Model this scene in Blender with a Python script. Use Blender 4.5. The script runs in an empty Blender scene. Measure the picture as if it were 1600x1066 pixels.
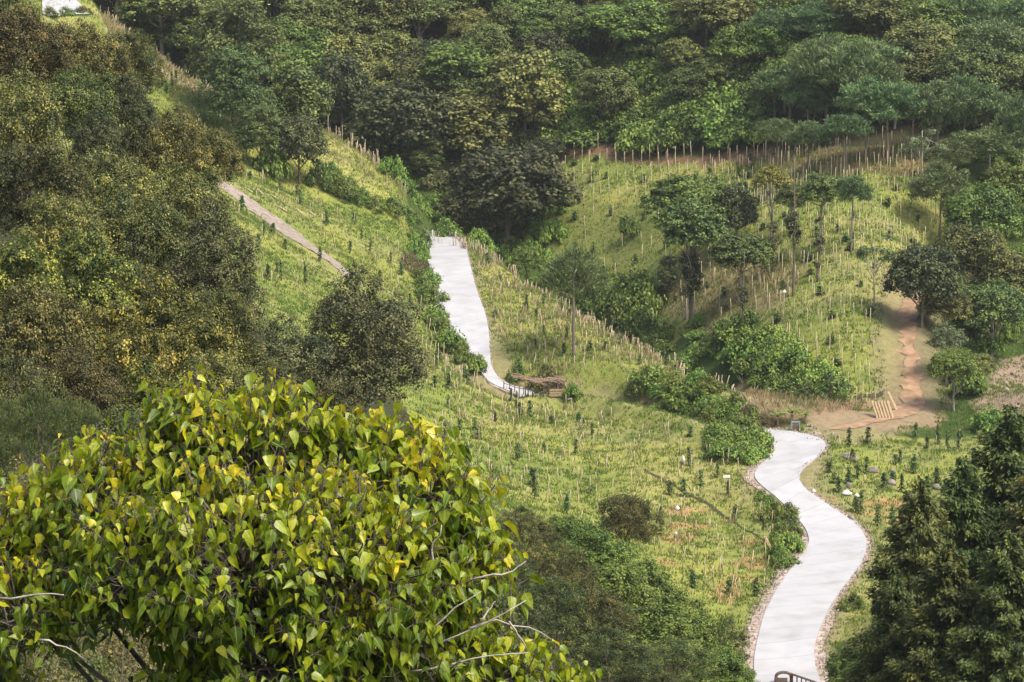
import bpy, math, random
import numpy as np

scene = bpy.context.scene
col = scene.collection
R = math.radians

# ---------------------------------------------------------------- camera
cam = bpy.data.objects.new("camera", bpy.data.cameras.new("camera"))
col.objects.link(cam)
cam.data.sensor_width = 36.0
cam.data.lens = 36.0 * 4537.0 / 1600.0
cam.data.clip_start = 0.5
cam.data.clip_end = 6000.0
cam.location = (0, 0, 0)
cam.rotation_euler = (R(90 - 8.0), 0, 0)
scene.camera = cam

# ---------------------------------------------------------------- sky, veiled sun, exposure
SUN_EL, SUN_AZ = 56.0, 128.0           # azimuth clockwise from the viewing direction (+Y): behind and to the right
world = bpy.data.worlds.new("World")
scene.world = world
world.use_nodes = True
nt = world.node_tree
bg = nt.nodes["Background"]
sky = nt.nodes.new("ShaderNodeTexSky")
sky.sky_type = 'NISHITA'
sky.sun_disc = False
sky.sun_elevation = R(SUN_EL)
sky.sun_rotation = R(SUN_AZ)
sky.air_density = 1.0
sky.dust_density = 5.0
sky.ozone_density = 0.6
nt.links.new(sky.outputs[0], bg.inputs[0])
bg.inputs[1].default_value = 0.135
sun = bpy.data.objects.new("sun", bpy.data.lights.new("sun", 'SUN'))
col.objects.link(sun)
sun.data.energy = 1.95
sun.data.angle = R(15)
sun.data.color = (1.0, 0.94, 0.84)
sd = np.array([math.sin(R(SUN_AZ)) * math.cos(R(SUN_EL)), math.cos(R(SUN_AZ)) * math.cos(R(SUN_EL)), math.sin(R(SUN_EL))])
from mathutils import Vector
sun.rotation_euler = Vector(sd).to_track_quat('Z', 'Y').to_euler()
sun.location = tuple(sd * 300)
scene.view_settings.view_transform = 'Standard'
scene.view_settings.look = 'None'
scene.view_settings.gamma = 1.0
scene.view_settings.use_curve_mapping = False
scene.view_settings.exposure = 0.95
scene.cycles.max_bounces = 8
scene.cycles.diffuse_bounces = 3
scene.cycles.transmission_bounces = 4
scene.cycles.volume_bounces = 1
scene.cycles.use_adaptive_sampling = True
scene.cycles.adaptive_threshold = 0.02

# ---------------------------------------------------------------- view geometry (photo pixels <-> world)
FPX = 4537.0
PITCH = math.radians(8.0)
CP, SP = math.cos(PITCH), math.sin(PITCH)

def pix_dir(px, py):
    u = (np.asarray(px, float) - 800.0) / FPX
    v = (533.0 - np.asarray(py, float)) / FPX
    return np.stack([u, CP + v * SP, -SP + v * CP], -1)

def at(px, py, D):
    d = pix_dir(px, py)
    return d * (D / d[..., 1])[..., None] if np.ndim(d) > 1 else d * (D / d[1])

def project(p):
    p = np.asarray(p, float)
    dep = p[..., 1] * CP - p[..., 2] * SP
    up = p[..., 1] * SP + p[..., 2] * CP
    dep = np.where(dep < 0.5, 0.5, dep)
    return 800 + FPX * p[..., 0] / dep, 533 - FPX * up / dep

# ---------------------------------------------------------------- the valley: survey points, then one smooth height field
SURVEY = [  # seen ground: (photo x, photo y, distance)
    # lower road and the fields beside it
    (1235, 1060, 200), (1160, 1060, 200), (1330, 1060, 200), (1250, 950, 215), (1340, 940, 217), (1190, 940, 218), (1310, 850, 232), (1390, 850, 235), (1255, 860, 232),
    (1235, 745, 250), (1300, 745, 252), (1400, 760, 252), (1160, 740, 252), (1230, 682, 262), (1300, 682, 264), (1420, 690, 266),
    (1400, 650, 274), (1500, 660, 274), (1240, 655, 268), (1500, 800, 246),
    # middle hillside, facing right and towards the viewer
    (1100, 700, 258), (1000, 680, 266), (1120, 800, 243), (1000, 800, 240), (1000, 900, 216), (1120, 900, 222), (900, 700, 262), (900, 800, 236), (850, 632, 282), (790, 640, 275),
    (800, 720, 250), (720, 750, 236), (700, 600, 270), (640, 650, 255), (650, 550, 280), (600, 450, 310), (400, 450, 275), (450, 520, 258),
    (540, 425, 305), (350, 285, 325), (400, 330, 322), (480, 330, 332), (640, 400, 335), (1050, 640, 274),
    # upper road
    (690, 372, 350), (700, 430, 334), (735, 500, 314), (765, 580, 294), (830, 617, 286),
    # crest of the middle hillside
    (170, 30, 405), (250, 95, 390), (330, 150, 382), (430, 195, 380), (510, 212, 380), (590, 258, 370), (650, 305, 363), (735, 372, 350), (800, 420, 338), (870, 465, 325), (940, 510, 313), (1000, 545, 302),
    (1060, 575, 292), (1120, 602, 282), (1165, 640, 271),
    (100, 8, 412), (300, 180, 362), (420, 290, 345), (560, 320, 352),
    # far hillside and its field
    (1190, 600, 292), (1210, 560, 297), (1290, 625, 280), (1350, 640, 279), (1200, 505, 306), (1120, 520, 314), (1050, 545, 322), (1120, 440, 330), (1000, 470, 350), (940, 430, 366), (900, 400, 374),
    (1300, 560, 290), (1400, 560, 290), (1300, 470, 306), (1400, 470, 306), (1300, 380, 326), (1400, 380, 326), (1200, 400, 330), (1050, 400, 350), (1040, 330, 368), (900, 320, 388),
    (900, 240, 402), (1050, 248, 392), (1180, 245, 384), (1300, 300, 346), (1300, 240, 364), (1420, 240, 362), (1420, 300, 345), (1180, 320, 362), (1540, 240, 364), (1540, 330, 348),
    (1440, 640, 278), (1430, 520, 298), (1430, 440, 314), (1500, 560, 300), (1560, 600, 292), (1600, 620, 290), (1560, 540, 312), (1540, 450, 334), (1600, 480, 326),
    # forest slope
    (800, 240, 408), (790, 380, 388), (600, 100, 426), (600, 0, 446), (300, 0, 456), (1000, 130, 416), (1000, 0, 440), (1250, 130, 394), (1400, 150, 386), (1580, 150, 388), (1400, 0, 420), (1580, 0, 422), (1200, 0, 426), (800, 100, 424),
]
WORLD = [  # ground that is hidden or outside the picture: (x, y, z)
    (0, 0, -1.7), (-12, 0, -1), (12, 0, -2.5), (0, -40, 6), (-40, -40, 9), (40, -40, 4), (-3, 22, -10.5), (5, 22, -11.5), (-14, 22, -8), (14, 22, -12.5), (0, 60, -26), (-15, 60, -21), (16, 60, -27), (-45, 60, -9), (45, 60, -20),
    (0, 100, -36), (-10, 100, -29), (-18, 100, -24), (-32, 100, -17), (25, 100, -35), (50, 100, -28), (-24, 120, -23), (-30, 140, -19), (-22, 140, -25), (-26, 160, -22), (-38, 160, -17), (-9, 180, -32), (-13, 165, -30.5), (-2, 180, -40),
    (-42, 190, -13), (-32, 190, -19), (-48, 230, -10), (-38, 230, -17), (-28, 240, -27), (-60, 160, -8), (-75, 260, -4), (-16, 215, -33), (-6, 210, -40),
    (5, 190, -46), (5, 168, -44.5), (1, 150, -41), (14, 165, -46), (25, 150, -42), (38, 150, -37), (18, 185, -51.2), (30, 185, -47), (45, 200, -43), (60, 240, -41), (25, 205, -49.6),
    (55, 285, -43), (70, 320, -38), (75, 370, -26), (90, 300, -30), (110, 400, -10),
    (-58, 330, -11), (-80, 380, 2), (-110, 300, 8), (-60, 430, -5),
    (-60, 490, 8), (0, 490, 10), (60, 480, 12), (120, 470, 18), (-130, 470, 25), (-100, 600, 45), (0, 600, 52), (100, 600, 50), (-180, 100, 25), (160, 100, 0), (180, 250, 5), (-180, 300, 35), (-160, -40, 25), (160, -40, 8),
]
CREST_BACK = [(250, 95, 390), (330, 150, 382), (430, 195, 380), (510, 212, 380), (590, 258, 370), (650, 305, 363), (735, 372, 350), (800, 420, 338), (870, 465, 325), (940, 510, 313), (1000, 545, 302), (1060, 575, 292), (1120, 602, 282)]

def survey_points():
    pts = [at(*s) for s in SURVEY] + [np.array(w, float) for w in WORLD]
    for k, s in enumerate(CREST_BACK):           # the ground falls away behind the crest into the ravine
        p = at(*s)
        drop = 6.5 if s[0] < 900 else 5.0
        pts.append(p + np.array([4.0, 9.0, -drop]))
    return np.array(pts)

def tps(r2):
    return 0.5 * r2 * np.log(r2 + 1e-9)

_S = survey_points()
_SC = 100.0
_XY = _S[:, :2] / _SC
_n = len(_S)
_K = tps(((_XY[:, None] - _XY[None]) ** 2).sum(-1)) + np.eye(_n) * 2e-4
_Pm = np.c_[np.ones(_n), _XY]
_A = np.block([[_K, _Pm], [_Pm.T, np.zeros((3, 3))]])
_W = np.linalg.solve(_A, np.r_[_S[:, 2], np.zeros(3)])

def z_smooth(x, y):
    q = np.stack([np.ravel(x), np.ravel(y)], -1) / _SC
    out = np.empty(len(q))
    for i in range(0, len(q), 20000):
        b = q[i:i + 20000]
        out[i:i + 20000] = tps(((b[:, None] - _XY[None]) ** 2).sum(-1)) @ _W[:_n] + _W[_n] + b @ _W[_n + 1:]
    return out.reshape(np.shape(x))

def hash2(i, j, s):
    h = np.sin(i * 127.1 + j * 311.7 + s * 74.7) * 43758.5453
    return h - np.floor(h)

def vnoise(x, y, s=0):
    i, j = np.floor(x), np.floor(y)
    fx, fy = x - i, y - j
    fx, fy = fx * fx * (3 - 2 * fx), fy * fy * (3 - 2 * fy)
    a, b, c, d = hash2(i, j, s), hash2(i + 1, j, s), hash2(i, j + 1, s), hash2(i + 1, j + 1, s)
    return a + (b - a) * fx + (c - a) * fy + (a - b - c + d) * fx * fy

def fbm(x, y, s=0, octaves=4):
    t, amp, tot = 0, 1.0, 0
    for k in range(octaves):
        t = t + amp * vnoise(x * 2 ** k, y * 2 ** k, s + k); tot += amp; amp *= 0.5
    return t / tot

# regular grid of the part that matters, 0.8 m cells
GX = np.arange(-150, 150.01, 0.8); GY = np.arange(-40, 560.01, 0.8)
_gx, _gy = np.meshgrid(GX, GY)
_cx, _cy = np.meshgrid(GX[::5], GY[::5])

def bil(Z, xs, ys, x, y):
    fx = np.clip((x - xs[0]) / (xs[1] - xs[0]), 0, len(xs) - 1.001); fy = np.clip((y - ys[0]) / (ys[1] - ys[0]), 0, len(ys) - 1.001)
    i, j = fx.astype(int), fy.astype(int); a, b = fx - i, fy - j
    return (Z[j, i] * (1 - a) + Z[j, i + 1] * a) * (1 - b) + (Z[j + 1, i] * (1 - a) + Z[j + 1, i + 1] * a) * b

GZ = z_smooth(_gx[::2, ::2], _gy[::2, ::2])
GZ = bil(GZ, GX[::2], GY[::2], _gx, _gy)
GZ += (fbm(_gx / 9, _gy / 9, 3) - 0.5) * 1.0 * np.clip(_gy / 150, 0, 1)

def hgt(x, y):
    return bil(GZ, GX, GY, np.asarray(x, float), np.asarray(y, float))

def hit(px, py, near=120.0):
    """first ground met by the sight line through a photo pixel"""
    px, py = np.atleast_1d(np.asarray(px, float)), np.atleast_1d(np.asarray(py, float))
    d = pix_dir(px, py); d = d / d[:, 1:2]
    Y = np.full(len(px), near); done = np.zeros(len(px), bool)
    while True:
        p = d * Y[:, None]
        below = (p[:, 2] < hgt(p[:, 0], p[:, 1]))
        done |= below
        if done.all() or Y.max() > 555: break
        Y = np.where(done, Y, Y + 0.8)
    lo, hi = Y - 0.8, Y.copy()
    for _ in range(12):
        m = (lo + hi) / 2; p = d * m[:, None]; b = p[:, 2] < hgt(p[:, 0], p[:, 1])
        hi = np.where(b, m, hi); lo = np.where(b, lo, m)
    p = d * hi[:, None]; p[:, 2] = hgt(p[:, 0], p[:, 1])
    return p

def in_poly(px, py, poly):
    px, py = np.asarray(px, float), np.asarray(py, float)
    r = np.zeros(px.shape, bool); n = len(poly)
    for i in range(n):
        x1, y1 = poly[i]; x2, y2 = poly[i - 1]
        if y1 == y2: continue
        c = ((y1 > py) != (y2 > py)) & (px < (x2 - x1) * (py - y1) / (y2 - y1) + x1)
        r ^= c
    return r
# ---------------------------------------------------------------- object helpers
def tag(o, label=None, cat=None, group=None, kind=None):
    if label: o["label"] = label
    if cat: o["category"] = cat
    if group: o["group"] = group
    if kind: o["kind"] = kind
    return o

def empty(name, loc=(0, 0, 0)):
    o = bpy.data.objects.new(name, None)
    o.empty_display_size = 0.3
    o.location = tuple(float(v) for v in loc)
    col.objects.link(o)
    return o

def link_mesh(name, me, mat, parent=None):
    o = bpy.data.objects.new(name, me)
    if mat is not None and not me.materials: me.materials.append(mat)
    col.objects.link(o)
    if parent is not None: o.parent = parent
    return o

def mesh_from(name, verts, faces_flat, sizes, smooth=False, uv=None):
    """verts (n,3); faces as one flat index array and a size per face"""
    me = bpy.data.meshes.new(name)
    verts = np.asarray(verts, np.float32); fl = np.asarray(faces_flat, np.int32); sz = np.asarray(sizes, np.int32)
    me.vertices.add(len(verts)); me.vertices.foreach_set("co", verts.ravel())
    me.loops.add(len(fl)); me.loops.foreach_set("vertex_index", fl)
    me.polygons.add(len(sz))
    st = np.concatenate([[0], np.cumsum(sz)[:-1]]).astype(np.int32)
    me.polygons.foreach_set("loop_start", st)
    try: me.polygons.foreach_set("loop_total", sz)
    except Exception: pass
    me.polygons.foreach_set("use_smooth", np.full(len(sz), smooth))
    if uv is not None:
        l = me.uv_layers.new(name="UVMap")
        l.data.foreach_set("uv", np.asarray(uv, np.float32)[fl].ravel())
    me.update(calc_edges=True)
    return me

def face_attr(me, name, vals):
    a = me.attributes.new(name, 'FLOAT', 'FACE')
    a.data.foreach_set("value", np.asarray(vals, np.float32))

class MB:
    """collects tubes, boxes and loose polygons for one mesh"""
    def __init__(s): s.v = []; s.f = []; s.n = 0
    def add(s, V, F):
        s.v.append(np.asarray(V, float)); s.f += [[i + s.n for i in f] for f in F]; s.n += len(V); return s
    def tube(s, pts, radii, k=6, cap=True, wob=0.0, rg=None):
        pts = np.asarray(pts, float); m = len(pts)
        radii = np.full(m, radii) if np.isscalar(radii) else np.asarray(radii, float)
        V = []
        t = np.gradient(pts, axis=0); t /= np.linalg.norm(t, axis=1)[:, None] + 1e-9
        ref = np.array([0.31, 0.95, 0.05]) if abs(t[0] @ np.array([0.31, 0.95, 0.05])) < 0.9 else np.array([1.0, 0, 0])
        for i in range(m):
            a = np.cross(t[i], ref); a /= np.linalg.norm(a) + 1e-9; b = np.cross(t[i], a)
            for j in range(k):
                th = 2 * math.pi * j / k
                r = radii[i] * (1 + (wob * rg.normal() if rg is not None and wob else 0))
                V.append(pts[i] + r * (math.cos(th) * a + math.sin(th) * b))
        F = [[i * k + j, i * k + (j + 1) % k, (i + 1) * k + (j + 1) % k, (i + 1) * k + j] for i in range(m - 1) for j in range(k)]
        if cap: F += [list(range(k))[::-1], [(m - 1) * k + j for j in range(k)]]
        return s.add(V, F)
    def box(s, c, size, rz=0.0, tilt=0.0, R3=None):
        h = np.asarray(size, float) / 2
        V = np.array([[x, y, z] for x in (-1, 1) for y in (-1, 1) for z in (-1, 1)]) * h
        if R3 is None:
            cz, sz = math.cos(rz), math.sin(rz); ct, s_t = math.cos(tilt), math.sin(tilt)
            R3 = np.array([[cz, -sz, 0], [sz, cz, 0], [0, 0, 1]]) @ np.array([[1, 0, 0], [0, ct, -s_t], [0, s_t, ct]])
        V = V @ np.asarray(R3).T + np.asarray(c, float)
        return s.add(V, [[0, 1, 3, 2], [4, 6, 7, 5], [0, 4, 5, 1], [2, 3, 7, 6], [0, 2, 6, 4], [1, 5, 7, 3]])
    def beam(s, a, b, w, t):
        a, b = np.asarray(a, float), np.asarray(b, float); d = b - a; L = np.linalg.norm(d); d = d / L
        up = np.array([0, 0, 1.0]) if abs(d[2]) < 0.9 else np.array([0, 1.0, 0])
        x = np.cross(up, d); x /= np.linalg.norm(x); z = np.cross(d, x)
        return s.box((a + b) / 2, (w, L, t), R3=np.stack([x, d, z], -1))
    def mesh(s, name, smooth=False):
        V = np.concatenate(s.v); fl = [i for f in s.f for i in f]
        return mesh_from(name, V, fl, [len(f) for f in s.f], smooth)
    def build(s, name, mat, parent=None, smooth=False):
        return link_mesh(name, s.mesh(name, smooth), mat, parent)

def unit(v):
    return v / (np.linalg.norm(v, axis=-1, keepdims=True) + 1e-9)

# ---------------------------------------------------------------- materials
def new_mat(name):
    m = bpy.data.materials.new(name); m.use_nodes = True
    n = m.node_tree.nodes; n.clear()
    return m, n, m.node_tree.links

def ramp(n, stops):
    r = n.new("ShaderNodeValToRGB"); e = r.color_ramp.elements
    while len(e) < len(stops): e.new(0.5)
    for el, (p, c) in zip(e, stops): el.position = p; el.color = (*c, 1)
    return r

def foliage_mat(name, stops, trans=0.3, rough=0.55, jitter=0.35, hue=0.03, spec=0.35, tcol=None):
    """leaf colour from the leaf's own random number, varied a little from plant to plant; some light passes through"""
    m, n, l = new_mat(name)
    at_ = n.new("ShaderNodeAttribute"); at_.attribute_name = "rnd"
    r = ramp(n, stops); l.new(at_.outputs["Fac"], r.inputs[0])
    oi = n.new("ShaderNodeObjectInfo")
    hsv = n.new("ShaderNodeHueSaturation")
    mr = n.new("ShaderNodeMapRange"); mr.inputs[3].default_value = 1 - jitter; mr.inputs[4].default_value = 1 + jitter
    l.new(oi.outputs["Random"], mr.inputs[0]); l.new(mr.outputs[0], hsv.inputs["Value"])
    ml = n.new("ShaderNodeMath"); ml.operation = 'MULTIPLY'; ml.inputs[1].default_value = 7.31; l.new(oi.outputs["Random"], ml.inputs[0])
    fr = n.new("ShaderNodeMath"); fr.operation = 'FRACT'; l.new(ml.outputs[0], fr.inputs[0])
    mh = n.new("ShaderNodeMapRange"); mh.inputs[3].default_value = 0.5 - hue; mh.inputs[4].default_value = 0.5 + hue
    l.new(fr.outputs[0], mh.inputs[0]); l.new(mh.outputs[0], hsv.inputs["Hue"])
    l.new(r.outputs[0], hsv.inputs["Color"])
    p = n.new("ShaderNodeBsdfPrincipled"); p.inputs["Roughness"].default_value = rough
    p.inputs["Specular IOR Level"].default_value = spec
    l.new(hsv.outputs[0], p.inputs["Base Color"])
    t = n.new("ShaderNodeBsdfTranslucent")
    if tcol:
        mx = n.new("ShaderNodeMix"); mx.data_type = 'RGBA'; mx.inputs[0].default_value = 0.5
        l.new(hsv.outputs[0], mx.inputs[6]); mx.inputs[7].default_value = (*tcol, 1); l.new(mx.outputs[2], t.inputs[0])
    else: l.new(hsv.outputs[0], t.inputs[0])
    ms = n.new("ShaderNodeMixShader"); ms.inputs[0].default_value = trans
    l.new(p.outputs[0], ms.inputs[1]); l.new(t.outputs[0], ms.inputs[2])
    o = n.new("ShaderNodeOutputMaterial"); l.new(ms.outputs[0], o.inputs[0])
    return m

def add_vein(m):
    n, l = m.node_tree.nodes, m.node_tree.links
    hsv = [q for q in n if q.bl_idname == 'ShaderNodeHueSaturation'][0]
    a = n.new("ShaderNodeAttribute"); a.attribute_name = "edge"
    mr = n.new("ShaderNodeMapRange"); mr.inputs[1].default_value = .05; mr.inputs[2].default_value = .16; mr.inputs[3].default_value = 1; mr.inputs[4].default_value = 0; l.new(a.outputs["Fac"], mr.inputs[0])
    tc = n.new("ShaderNodeTexCoord"); nz = n.new("ShaderNodeTexNoise"); nz.inputs["Scale"].default_value = 28; nz.inputs["Detail"].default_value = 4; l.new(tc.outputs["Object"], nz.inputs[0])
    m2 = n.new("ShaderNodeMapRange"); m2.inputs[1].default_value = .35; m2.inputs[2].default_value = .65; m2.inputs[3].default_value = .72; m2.inputs[4].default_value = 1.2; l.new(nz.outputs[0], m2.inputs[0])
    h2 = n.new("ShaderNodeHueSaturation"); l.new(m2.outputs[0], h2.inputs["Value"]); l.new(hsv.outputs[0], h2.inputs["Color"])
    mx = n.new("ShaderNodeMix"); mx.data_type = 'RGBA'; mx.inputs[7].default_value = (.42, .46, .12, 1); l.new(h2.outputs[0], mx.inputs[6])
    ml = n.new("ShaderNodeMath"); ml.operation = 'MULTIPLY'; ml.inputs[1].default_value = .6; l.new(mr.outputs[0], ml.inputs[0]); l.new(ml.outputs[0], mx.inputs[0])
    for lk in list(hsv.outputs[0].links):
        if lk.to_node != h2: to = lk.to_socket; l.remove(lk); l.new(mx.outputs[2], to)

def rough_mat(name, c1, c2, scale=4.0, rough=0.85, bump=0.3, stretch=None, detail=6.0, coord="Object"):
    m, n, l = new_mat(name)
    tc = n.new("ShaderNodeTexCoord"); mp = n.new("ShaderNodeMapping"); l.new(tc.outputs[coord], mp.inputs[0])
    if stretch: mp.inputs["Scale"].default_value = stretch
    nz = n.new("ShaderNodeTexNoise"); nz.inputs["Scale"].default_value = scale; nz.inputs["Detail"].default_value = detail
    l.new(mp.outputs[0], nz.inputs[0])
    r = ramp(n, [(0.32, c1), (0.68, c2)]); l.new(nz.outputs[0], r.inputs[0])
    p = n.new("ShaderNodeBsdfPrincipled"); p.inputs["Roughness"].default_value = rough; p.inputs["Specular IOR Level"].default_value = 0.25
    l.new(r.outputs[0], p.inputs["Base Color"])
    b = n.new("ShaderNodeBump"); b.inputs["Strength"].default_value = bump; b.inputs["Distance"].default_value = 0.05
    l.new(nz.outputs[0], b.inputs["Height"]); l.new(b.outputs[0], p.inputs["Normal"])
    o = n.new("ShaderNodeOutputMaterial"); l.new(p.outputs[0], o.inputs[0])
    return m

M = {}
M['bark'] = rough_mat('bark', (0.10, 0.075, 0.055), (0.20, 0.16, 0.12), 3, stretch=(1, 1, 0.25))
M['pale_bark'] = rough_mat('pale_bark', (0.24, 0.20, 0.17), (0.40, 0.35, 0.30), 3, stretch=(1, 1, 0.25))
M['twig'] = rough_mat('twig_bark', (0.26, 0.23, 0.20), (0.46, 0.42, 0.37), 12)
M['stake'] = rough_mat('stake_wood', (0.30, 0.24, 0.15), (0.55, 0.46, 0.31), 2)
M['board'] = rough_mat('sawn_board', (0.27, 0.20, 0.12), (0.43, 0.32, 0.19), 3, stretch=(3, 3, 0.4))
M['old_wood'] = rough_mat('weathered_wood', (0.075, 0.055, 0.045), (0.16, 0.115, 0.09), 6)
M['thatch'] = rough_mat('dry_brush', (0.16, 0.11, 0.075), (0.32, 0.235, 0.17), 6)
M['whitewash'] = rough_mat('whitewashed_post', (0.55, 0.53, 0.49), (0.75, 0.73, 0.70), 5)
M['white_plastic'] = rough_mat('white_plastic', (0.72, 0.72, 0.72), (0.82, 0.82, 0.80), 3, rough=0.5)
M['rock'] = rough_mat('field_rock', (0.15, 0.125, 0.11), (0.30, 0.26, 0.22), 3)
M['pale_rock'] = rough_mat('pale_rock', (0.22, 0.18, 0.145), (0.40, 0.33, 0.27), 2.5)
M['metal'] = rough_mat('grey_metal', (0.20, 0.25, 0.27), (0.30, 0.35, 0.37), 4, rough=0.5)
M['shoulder'] = rough_mat('gravel_shoulder', (0.20, 0.155, 0.125), (0.46, 0.385, 0.33), 2.2, bump=0.8, detail=9)
M['track'] = rough_mat('bare_earth', (0.205, 0.125, 0.07), (0.38, 0.25, 0.15), 0.9, bump=0.9, detail=9)
M['ditch'] = rough_mat('dark_earth', (0.03, 0.026, 0.016), (0.075, 0.055, 0.035), 1.5, bump=0.6)
M['path'] = rough_mat('dry_path', (0.17, 0.14, 0.11), (0.34, 0.285, 0.235), 1.6, bump=0.8, detail=9)
M['pine_bark'] = rough_mat('pine_bark', (0.15, 0.12, 0.10), (0.27, 0.23, 0.19), 3, stretch=(1, 1, 0.25))
M['limb'] = rough_mat('limb_bark', (0.09, 0.075, 0.06), (0.19, 0.165, 0.14), 12)
M['stone_wall'] = rough_mat('rough_stone_wall', (0.20, 0.165, 0.145), (0.42, 0.36, 0.325), 2.6, bump=1.0, detail=8)

G_ = lambda *s: list(s)
M['leaf_dark'] = foliage_mat('dark_olive_foliage', [(0, (0.035, 0.053, 0.014)), (0.5, (0.090, 0.108, 0.024)), (0.85, (0.180, 0.176, 0.038)), (1, (0.313, 0.284, 0.061))], 0.22)
M['leaf_brown'] = foliage_mat('brown_olive_foliage', [(0, (0.041, 0.051, 0.015)), (0.5, (0.109, 0.109, 0.028)), (0.85, (0.201, 0.178, 0.042)), (1, (0.346, 0.293, 0.070))], 0.22)
M['leaf_tips'] = foliage_mat('yellow_tipped_foliage', [(0, (0.038, 0.056, 0.013)), (0.5, (0.106, 0.121, 0.023)), (0.8, (0.234, 0.224, 0.036)), (1, (0.446, 0.414, 0.065))], 0.28)
M['leaf_evergreen'] = foliage_mat('grey_dark_foliage', [(0, (0.030, 0.040, 0.016)), (0.5, (0.071, 0.084, 0.029)), (1, (0.167, 0.168, 0.055))], 0.2, jitter=0.25)
M['leaf_forest'] = foliage_mat('forest_foliage', [(0, (0.040, 0.063, 0.020)), (0.5, (0.106, 0.146, 0.037)), (1, (0.250, 0.287, 0.073))], 0.25, jitter=0.3)
M['leaf_olive'] = foliage_mat('olive_foliage', [(0, (0.044, 0.062, 0.019)), (0.5, (0.120, 0.146, 0.037)), (1, (0.262, 0.272, 0.073))], 0.25, jitter=0.28)
M['leaf_green'] = foliage_mat('mid_green_foliage', [(0, (0.038, 0.071, 0.016)), (0.5, (0.106, 0.165, 0.031)), (1, (0.252, 0.330, 0.062))], 0.3, jitter=0.2, hue=0.016)
M['leaf_cone'] = foliage_mat('dense_green_foliage', [(0, (0.030, 0.052, 0.016)), (0.5, (0.078, 0.118, 0.032)), (1, (0.17, 0.22, 0.06))], 0.22, jitter=0.15)
M['leaf_bright'] = foliage_mat('bright_green_foliage', [(0, (0.067, 0.110, 0.020)), (0.5, (0.133, 0.193, 0.033)), (1, (0.257, 0.304, 0.066))], 0.35, jitter=0.2)
M['leaf_vine'] = foliage_mat('vine_foliage', [(0, (0.045, 0.091, 0.019)), (0.5, (0.125, 0.214, 0.034)), (1, (0.295, 0.400, 0.073))], 0.3, jitter=0.2, hue=0.014)
M['leaf_gully'] = foliage_mat('gully_foliage', [(0, (0.038, 0.071, 0.015)), (0.5, (0.106, 0.167, 0.027)), (1, (0.251, 0.312, 0.058))], 0.3, jitter=0.2, hue=0.014)
M['leaf_pine'] = foliage_mat('pine_needles', [(0, (0.043, 0.076, 0.025)), (0.5, (0.101, 0.158, 0.052)), (1, (0.216, 0.289, 0.103))], 0.15, jitter=0.2)
M['leaf_conifer'] = foliage_mat('dark_conifer_needles', [(0, (0.029, 0.046, 0.012)), (0.5, (0.073, 0.101, 0.021)), (0.85, (0.152, 0.179, 0.033)), (1, (0.253, 0.268, 0.056))], 0.15, jitter=0.15)
M['leaf_pale'] = foliage_mat('pale_green_foliage', [(0, (0.09, 0.115, 0.05)), (0.5, (0.16, 0.20, 0.085)), (1, (0.28, 0.32, 0.15))], 0.3, jitter=0.15)
M['leaf_yellow'] = foliage_mat('yellow_green_foliage', [(0, (0.075, 0.085, 0.018)), (0.5, (0.16, 0.155, 0.03)), (1, (0.30, 0.26, 0.045))], 0.3, jitter=0.15)
M['leaf_sapling'] = foliage_mat('sapling_foliage', [(0, (0.031, 0.063, 0.019)), (0.6, (0.062, 0.109, 0.030)), (1, (0.138, 0.184, 0.048))], 0.2, jitter=0.35)
M['leaf_big'] = foliage_mat('large_leaf', [(0, (0.045, 0.095, 0.006)), (0.25, (0.125, 0.205, 0.008)), (0.5, (0.27, 0.34, 0.010)), (0.75, (0.47, 0.47, 0.012)), (0.94, (0.68, 0.53, 0.015)), (1, (0.60, 0.26, 0.03))], 0.40, rough=0.38, jitter=0.0, hue=0.0, spec=0.45)
M['leaf_near_pine'] = foliage_mat('near_pine_needles', [(0, (0.043, 0.050, 0.016)), (0.5, (0.093, 0.108, 0.028)), (1, (0.170, 0.173, 0.048))], 0.2, jitter=0.15)
M['leaf_dry'] = foliage_mat('dry_foliage', [(0, (0.10, 0.075, 0.035)), (0.6, (0.17, 0.13, 0.065)), (1, (0.28, 0.22, 0.11))], 0.2, jitter=0.15)
M['grass'] = foliage_mat('field_grass', [(0, (0.085, 0.130, 0.024)), (0.45, (0.170, 0.228, 0.040)), (0.78, (0.250, 0.285, 0.058)), (1, (0.345, 0.325, 0.12))], 0.35, jitter=0)
M['dry_grass'] = foliage_mat('dry_grass', [(0, (0.15, 0.165, 0.05)), (0.4, (0.27, 0.25, 0.10)), (0.7, (0.36, 0.30, 0.16)), (1, (0.46, 0.39, 0.24))], 0.3, jitter=0)
add_vein(M['leaf_big'])
# ---------------------------------------------------------------- roads: both edges traced on the ground, one continuous bed
LOW_L = [(1168, 1100), (1178, 1066), (1178, 1030), (1184, 1000), (1193, 965), (1210, 930), (1232, 897), (1256, 868), (1266, 850), (1260, 830), (1240, 806), (1215, 782), (1190, 762), (1176, 748), (1182, 734), (1200, 720), (1213, 708), (1210, 698), (1190, 685), (1165, 679)]
LOW_R = [(1292, 1100), (1281, 1066), (1272, 1040), (1272, 1010), (1285, 975), (1303, 940), (1325, 910), (1345, 885), (1355, 860), (1352, 838), (1336, 820), (1310, 803), (1281, 783), (1258, 768), (1246, 750), (1251, 737), (1271, 722), (1291, 705), (1293, 695), (1283, 687), (1240, 677), (1170, 672)]
UP_L = [(818, 624), (790, 613), (763, 599), (746, 577), (722, 552), (694, 520), (684, 492), (676, 440), (668, 410), (667, 384), (672, 371)]
UP_R = [(838, 615), (797, 605), (777, 591), (767, 575), (765, 550), (764, 520), (758, 490), (746, 460), (738, 430), (731, 402), (727, 382), (716, 371)]

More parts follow.
